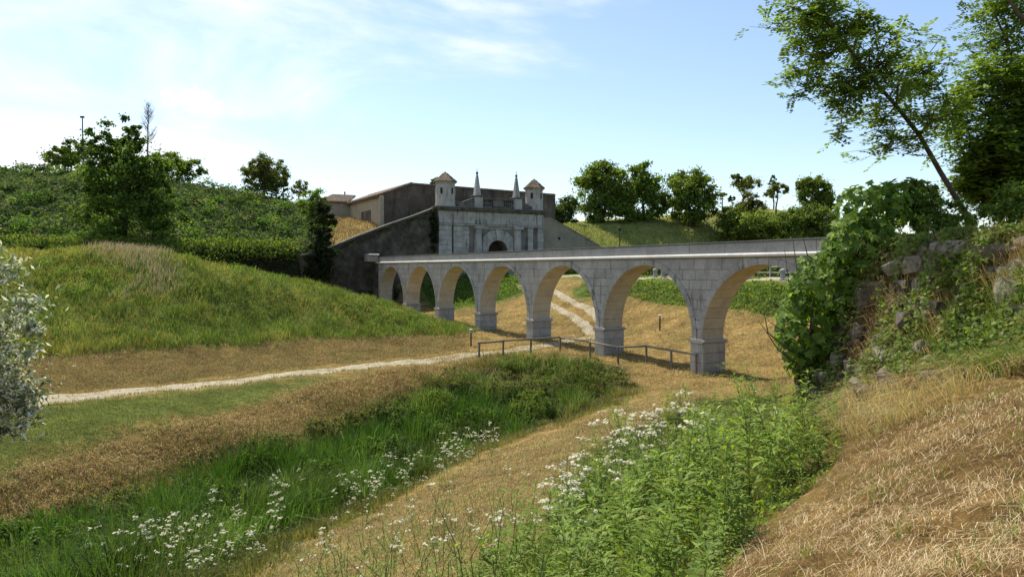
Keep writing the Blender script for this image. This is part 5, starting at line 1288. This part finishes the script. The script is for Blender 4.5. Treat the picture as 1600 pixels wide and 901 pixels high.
for (xa, ya), (xb, yb), (xc, yc) in (((1250,560),(1200,520),(1192,478)), ((1245,570),(1215,545),(1185,500)), ((1262,545),(1225,520),(1200,500)), ((1300,420),(1262,400),(1255,372)), ((1300,420),(1245,420),(1238,368)), ((1270,600),(1240,565),(1215,540)), ((1290,430),(1232,440),(1226,390))):
    tube_into(V, Fc, [np.array(PY(x, y, 14.4)) - fb for x, y in ((xa,ya),(xb,yb),(xc,yc))], [.018,.013,.005], 5)
put('stems', mesh('stems', V, Fc), M['bark'], fig)

# ------------------------------------------------------------------ robinias
def sprays(name, anchors, nleaf, cols, llen=.05, lwid=.42, slen=.26):
    """feather-shaped compound leaves: pairs of leaflets along an arching stalk"""
    A = np.repeat(anchors, nleaf, axis=0); n = len(A); k = np.tile(np.arange(nleaf), len(anchors))
    d = unit(rng.normal(size=(len(anchors), 3))*np.array([1, 1, .4]) + np.array([0, 0, -.05])); d = np.repeat(d, nleaf, axis=0)
    s = np.cross(d, np.array([0, 0, 1.0])); s = unit(s); up = np.cross(s, d)
    t = (k // 2) / (nleaf / 2.0); sg = np.where(k % 2, 1, -1)[:, None]
    C = A + d*slen*t[:, None] - np.array([0, 0, 1])*(t*t*slen*.2)[:, None]
    ax = unit(s*sg + d*.45 + rng.normal(0, .18, (n, 3))); N = unit(up + rng.normal(0, .35, (n, 3))); b = unit(np.cross(N, ax))
    l_ = llen*rng.uniform(.8, 1.25, n)[:, None]
    V = np.empty((n, 4, 3)); V[:, 0] = C; V[:, 1] = C + ax*l_*.5 + b*l_*lwid*.5; V[:, 2] = C + ax*l_; V[:, 3] = C + ax*l_*.5 - b*l_*lwid*.5
    cc = np.repeat(np.repeat(shade(cols, len(anchors), .3), nleaf, axis=0), 4, axis=0)
    return npmesh(name, V.reshape(-1, 3), np.arange(n*4), np.arange(n)*4, np.full(n, 4), cc)
ROB = [(.14,.23,.035),(.19,.29,.05),(.10,.17,.028)]
tp = [(1536,392,15.4),(1515,345,15.2),(1492,306,15.0),(1470,270,14.9),(1437,212,14.7),(1400,165,14.5),(1360,120,14.3),(1318,65,14.1),(1288,30,14.0),(1270,-15,13.9),(1255,-70,13.8)]
TP = [np.array(PY(*p)) for p in tp]; rb0 = np.array(at_px(1536, 15.4)); rob = thing('leaning_robinia', 'slender robinia leaning left with feathery leaves against the sky', 'tree', tuple(rb0))
put('trunk', tube('trunk', [rb0 - rb0 - (0,0,.3)] + [p - rb0 for p in TP], [.07,.066,.06,.056,.05,.044,.039,.033,.027,.021,.016,.01], 8), M['bark'], rob, smooth=True)
ends = [(1240,15),(1222,50),(1236,118),(1250,140),(1232,80),(1300,175),(1272,100),(1335,190),(1312,205),(1365,215),(1385,230),(1425,80),(1400,58),(1350,18),(1462,105),(1440,130),(1487,178),(1330,45),(1300,15),(1375,240),(1480,90),(1500,150),(1290,60),(1345,150),(1410,130),(1470,60),(1455,165),(1265,20),(1320,110),(1390,100),(1345,75),(1230,10),(1255,-20),(1305,-30),(1285,135)]
V, Fc, anc = [], [], []
TPA = np.array(TP)
for (x, y) in ends:
    e = np.array(PY(x, y, 14.3 + rng.uniform(-1.2, 1.2)))
    cand = TPA[3:]; w = np.linalg.norm(cand - e, axis=1) + .5*np.maximum(cand[:, 2] - e[2] + .3, 0); s0 = cand[np.argmin(w)]
    m1 = (s0 + e)/2 + rng.normal(0, .08, 3) + (0, 0, .08)
    tube_into(V, Fc, [s0 - rb0, m1 - rb0, e - rb0], [.022,.014,.006], 5)
    for j in range(10):
        t = rng.uniform(.25, 1.0); q = (s0*(1-t)**2 + 2*m1*t*(1-t) + e*t*t); f = q + rng.normal(0, .3, 3)*np.array([1.1,1,.8])
        tube_into(V, Fc, [q - rb0, f - rb0], [.007,.003], 3)
        for u in (.3, .6, .85, 1.0): anc.append(q*(1-u) + f*u - rb0 + rng.normal(0, .04, 3))
put('branches', mesh('branches', V, Fc), M['bark'], rob)
put('crown', sprays('crown', np.array(anc), 15, ROB, .095, .48, .32), M['leaf'], rob)
rd = np.array(at_px(1600, 16.8)); rt2 = thing('shady_robinia', 'large dark leafy tree filling the upper right corner', 'tree', tuple(rd))
bl = [blob_px(rd, y_, *q, .8) for y_, q in ((16.5,(1478,1640,95,270)), (17,(1510,1720,-90,140)), (16,(1530,1700,180,330)), (16,(1560,1720,60,300)), (16.6,(1500,1600,230,330)))]
anc = []
for b_ in bl:
    for k in range(1150):
        v = unit(rng.normal(size=3))*rng.uniform(.1, 1)**.4; anc.append(np.array(b_[:3]) + v*np.array(b_[3:6])*rng.uniform(.9,1.15))
anc = np.array(anc); anc += .16*np.sin(anc[:, [1,2,0]]*3.7)
put('crown', sprays('crown', anc, 13, [(.12,.20,.03),(.165,.26,.042),(.085,.145,.024)], .11, .46, .36), M['leaf'], rt2)
V, Fc = [], []; tube_into(V, Fc, [(0,0,-.3),(.1,0,1.2),(.0,0,2.6),(.3,.1,4.5)], [.16,.14,.12,.08], 8); put('trunk', mesh('trunk', V, Fc), M['bark'], rt2, smooth=True)
V, Fc = [], []
for k in range(34): e = anc[rng.integers(len(anc))]; s0 = np.array([.05, 0, rng.uniform(.8, 4)]); tube_into(V, Fc, [s0, (s0+e)/2 + (0,0,.15), e], [.05,.03,.008], 5)
s0 = np.array(PY(1620, 60, 15.8)) - rd; tube_into(V, Fc, [(.3,.1,4.5), s0, np.array(PY(1565,-15,15.5)) - rd], [.07,.05,.03], 6)
put('branches', mesh('branches', V, Fc), M['bark'], rt2)
# low growth between the fig and the trees
for (px, Y, boxes, n, lab) in ((1500, 13.5, [(1440,1560,318,372),(1420,1500,335,380)], 5000, 'low leafy shrub at the foot of the leaning robinia'), (1580, 12.5, [(1540,1640,290,350),(1560,1660,320,365)], 6000, 'leafy shrub under the shady tree at the right edge'), (1450, 14.0, [(1400,1480,280,350),(1420,1490,300,375)], 6000, 'bright green shrub between the fig and the leaning robinia'), (1490, 11.0, [(1470,1530,385,470),(1480,1520,440,520)], 2600, 'small leafy shrub hanging down the middle of the ruined wall')):
    b = at_px(px, Y); tree('low_shrub', lab, b, [blob_px(b, Y, *q) for q in boxes], n, .08, MDG + LTG, trunk_r=.02, nclump=50, clump=.34, cat='shrub', limbs=8, aspect=.5)

# ------------------------------------------------------------------ silver-leaved shrub at the left edge
sb = (-9.6, 11.6, float(hgt(np.array([-9.6]), np.array([11.6]))[0]))
bl = [blob_px(sb, 11.4, *q, .9) for q in ((-180,66,480,660),(-160,46,420,560),(-150,52,600,690),(-200,24,350,480))]
tree('silver_shrub', 'silvery-leaved shrub pushing in from the left edge', sb, bl, 17000, .12, [(.16,.2,.08),(.68,.7,.62),(.7,.72,.64),(.11,.15,.055),(.24,.28,.16)], trunk_r=.07, nclump=110, clump=.42, cat='shrub', mat='silver', aspect=.36, limbs=24)  # white leaves paint the glints over the shrub's own silver tone

# ------------------------------------------------------------------ weeds and white flowers
def weed_proto(h, nl, ll, cols, sd):
    stem_p = [np.array([0,0,-.05]), np.array([rng.normal(0,.07), rng.normal(0,.07), h*.5]), np.array([rng.normal(0,.2), rng.normal(0,.2), h])]
    st = tube('stem', stem_p, [.007,.005,.002], 5)
    t = rng.uniform(.06, 1, nl)**.8; C = np.outer((1-t)**2, stem_p[0]) + np.outer(2*t*(1-t), stem_p[1]) + np.outer(t*t, stem_p[2])
    an = rng.uniform(0, 6.28, nl); d = np.stack([np.cos(an), np.sin(an), rng.uniform(.1, .9, nl)], 1); d = unit(d)
    s = unit(np.cross(d, np.array([0,0,1.0]))); l_ = (ll*rng.uniform(.45, 1.5, nl)*(1.25-.65*t))[:, None]; C = C + np.stack([np.cos(an), np.sin(an), 0*an], 1)*(rng.uniform(0, 1, nl)**2*ll*.9)[:, None]
    V = np.empty((nl, 6, 3)); tip = C + d*l_ - np.array([0,0,1])*l_*.25; m1 = C + d*l_*.5
    V[:,0] = C; V[:,1] = m1 + s*l_*.13; V[:,2] = m1 - np.array([0,0,1])*l_*.03; V[:,3] = m1 - s*l_*.13; V[:,4] = tip; V[:,5] = C + d*l_*.2
    k = np.arange(nl)[:, None]*6; loops = (k + np.array([[0,1,2, 0,2,3, 1,4,2, 2,4,3]])).ravel()
    lf = npmesh('leaves', V.reshape(-1,3), loops, np.arange(nl*4)*3, np.full(nl*4, 3), np.repeat(shade(cols, nl, .3), 6, axis=0))
    return st, lf, stem_p[2]
def stem_mat():
    m, n, l, bs = newmat('green_stem'); bs.inputs['Base Color'].default_value = (.12,.17,.05,1); return m
M['stem'] = stem_mat()
def flower_mesh(top, ncl, nb, spread, fr):
    """several loose flat heads of small white daisies on forking stalks"""
    V, Fc, SV, SF = [], [], [], []; cols = []
    for c_ in range(ncl):
        an = rng.uniform(0, 6.28); rr = spread*rng.uniform(.2, 1); hub = top + np.array([math.cos(an)*rr, math.sin(an)*rr, rng.uniform(-1.5, .45)*spread])
        fork = top*(1 - .0) - (0, 0, spread*rng.uniform(1.2, 2.6)); fork[:2] *= .85
        tube_into(SV, SF, [fork, (fork + hub)/2 + (0, 0, -.03), hub], [.003,.0025,.002], 3)
        tone = rng.uniform(.72, 1.0)
        for k in range(int(nb*rng.uniform(.6, 1.5))):
            a2 = rng.uniform(0, 6.28); r2 = .055*rng.uniform(0, 1)**.6; p = hub + np.array([math.cos(a2)*r2, math.sin(a2)*r2, .03 + rng.uniform(-.015, .012)])
            nrm = unit(np.array([math.cos(a2)*.5, math.sin(a2)*.5, 1]) + rng.normal(0, .35, 3)); a = unit(np.cross(nrm, [1,0,0.3])); b = np.cross(nrm, a); b0 = len(V)
            V.append(tuple(p + nrm*fr*.25)); f = fr*rng.uniform(.6, 1.25)
            for j in range(7): V.append(tuple(p + (a*math.cos(j*.8976) + b*math.sin(j*.8976))*f))
            Fc += [(b0, b0+1+j, b0+1+(j+1)%7) for j in range(7)]
            cols += [(.60,.52,.18)] + [(.80*tone,.80*tone,.74*tone)]*7
    return mesh('flower_heads', V, Fc, np.array(cols)), mesh('flower_stalks', SV, SF)
WG = [(.145,.24,.036),(.195,.295,.05),(.105,.18,.028),(.24,.31,.065)]
weedp = [weed_proto(rng.uniform(.8, 1.35), 90, .17, WG, k) for k in range(9)]
for st, lf, tp_ in weedp: st.materials.append(M['stem']); lf.materials.append(M['leaf'])
def plant(name, label, cat, group, proto, xyz, sc, rz, fl=None):
    T = thing(name, label, cat, xyz, rz, group); T.scale = (sc, sc, sc*random.uniform(.9, 1.1)); T.rotation_euler = (R(random.gauss(0, 9)), R(random.gauss(0, 9)), rz)
    put('stem', proto[0], None, T); put('leaves', proto[1], None, T)
    if fl: put('flower_stalks', fl[1], None, T, kind='stuff'); put('flower_cluster', fl[0], None, T, kind='stuff')
WE = scatter(WEED, 270, lambda x, y: wob(x, y, 1.5, 3) + .5*wob(x, y, .6, 1) > -.05); ed = polydist(WE[:,0], WE[:,1], WEED)
for (x, y, z), e in zip(onground(WE), ed):
    plant('leafy_weed', 'tall bright green leafy weed in the thicket beside the straw slope', 'weed', 'leafy weeds in the right foreground thicket', random.choice(weedp), (x, y, z), random.uniform(.42, 1.3)*(.5 + .5*min(e/.8, 1)), random.uniform(0, 6.28))
xy = scatter(WEED, 20000); n = len(xy); e = np.clip(polydist(xy[:,0], xy[:,1], WEED)/.9, .25, 1)
stuff('weed_undergrowth', blades('weed_undergrowth', onground(xy, -.03), rng.uniform(.15, .5, n)*e, .008, lean_rand(n, .4), shade(WG + [(.25,.2,.08),(.16,.12,.05)], n)), M['grass'], 'rank green undergrowth between the tall weeds', 'grass')
carpet('weed_leaves', 'small leaves of the low growth between the tall weeds', WEED, 9000, .07, .55, WG, 'weeds', sc=1.2)
flp = []
for k in range(10):
    st, lf, tp_ = weed_proto(rng.uniform(.8, 1.1), 22, .10, WG + [(.16,.19,.06)], k); fh, fs = flower_mesh(tp_, int(rng.integers(4, 8)) if k < 6 else int(rng.integers(1, 4)), 7 if k < 6 else 4, .17 if k < 6 else .14, .0175 if k < 6 else .015)
    st.materials.append(M['stem']); lf.materials.append(M['leaf']); fh.materials.append(M['petal']); fs.materials.append(M['stem']); flp.append(((st, lf), (fh, fs)))
def flowers(poly, n, sc, label, group, pool=(0, 6)):
    for (x, y, z) in onground(scatter(castline(poly), n)):
        pr, fl = random.choice(flp[pool[0]:pool[1]]); plant('white_wildflower', label, 'wildflower', group, pr, (x, y, z - .02), random.uniform(*sc), random.uniform(0, 6.28), fl)
flowers([(130,910),(260,850),(400,790),(520,760),(530,800),(440,880),(300,945)], 52, (.6, 1.3), 'white-headed wildflower in the lower ditch, left of the tan bank', 'white flowers in the lower ditch')
flowers([(500,790),(560,760),(650,735),(760,705),(790,700),(760,735),(640,790),(560,830)], 60, (.65, 1.2), 'white-headed wildflower in the drift along the upper ditch edge', 'white flowers along the upper ditch')
flowers([(930,810),(990,730),(1070,715),(1100,750),(1030,810)], 24, (1.15, 1.8), 'tall white wildflower in the big clump before the bridge', 'tall white flowers in the foreground clump')
flowers([(850,880),(900,780),(960,750),(970,820),(900,890)], 20, (1.0, 1.35), 'white wildflower at the left edge of the weed thicket', 'white flowers left of the weed thicket')
flowers([(380,960),(480,880),(560,850),(700,800),(880,800),(860,960)], 60, (.75, 1.2), 'thin white wildflower on the tan bank at the bottom of the view', 'thin white flowers at the bottom', (5, 10))
thinp = [weed_proto(rng.uniform(.7, 1.2), 26, .08, WG + [(.22,.22,.08)], k) for k in range(5)]
for st, lf, tp_ in thinp: st.materials.append(M['stem']); lf.materials.append(M['leaf'])
for (x, y, z) in onground(scatter(castline([(420,950),(540,870),(700,800),(860,770),(900,800),(850,950)]), 85)):
    plant('thin_weed', 'thin upright weed without flowers on the tan bank at the bottom', 'weed', 'thin weeds at the bottom', random.choice(thinp), (x, y, z), random.uniform(.55, 1.15), random.uniform(0, 6.28))
flowers([(1120,660),(1150,640),(1220,650),(1230,680),(1150,690)], 6, (.6, .9), 'small white wildflower among the weeds near the fig', 'white flowers near the fig')
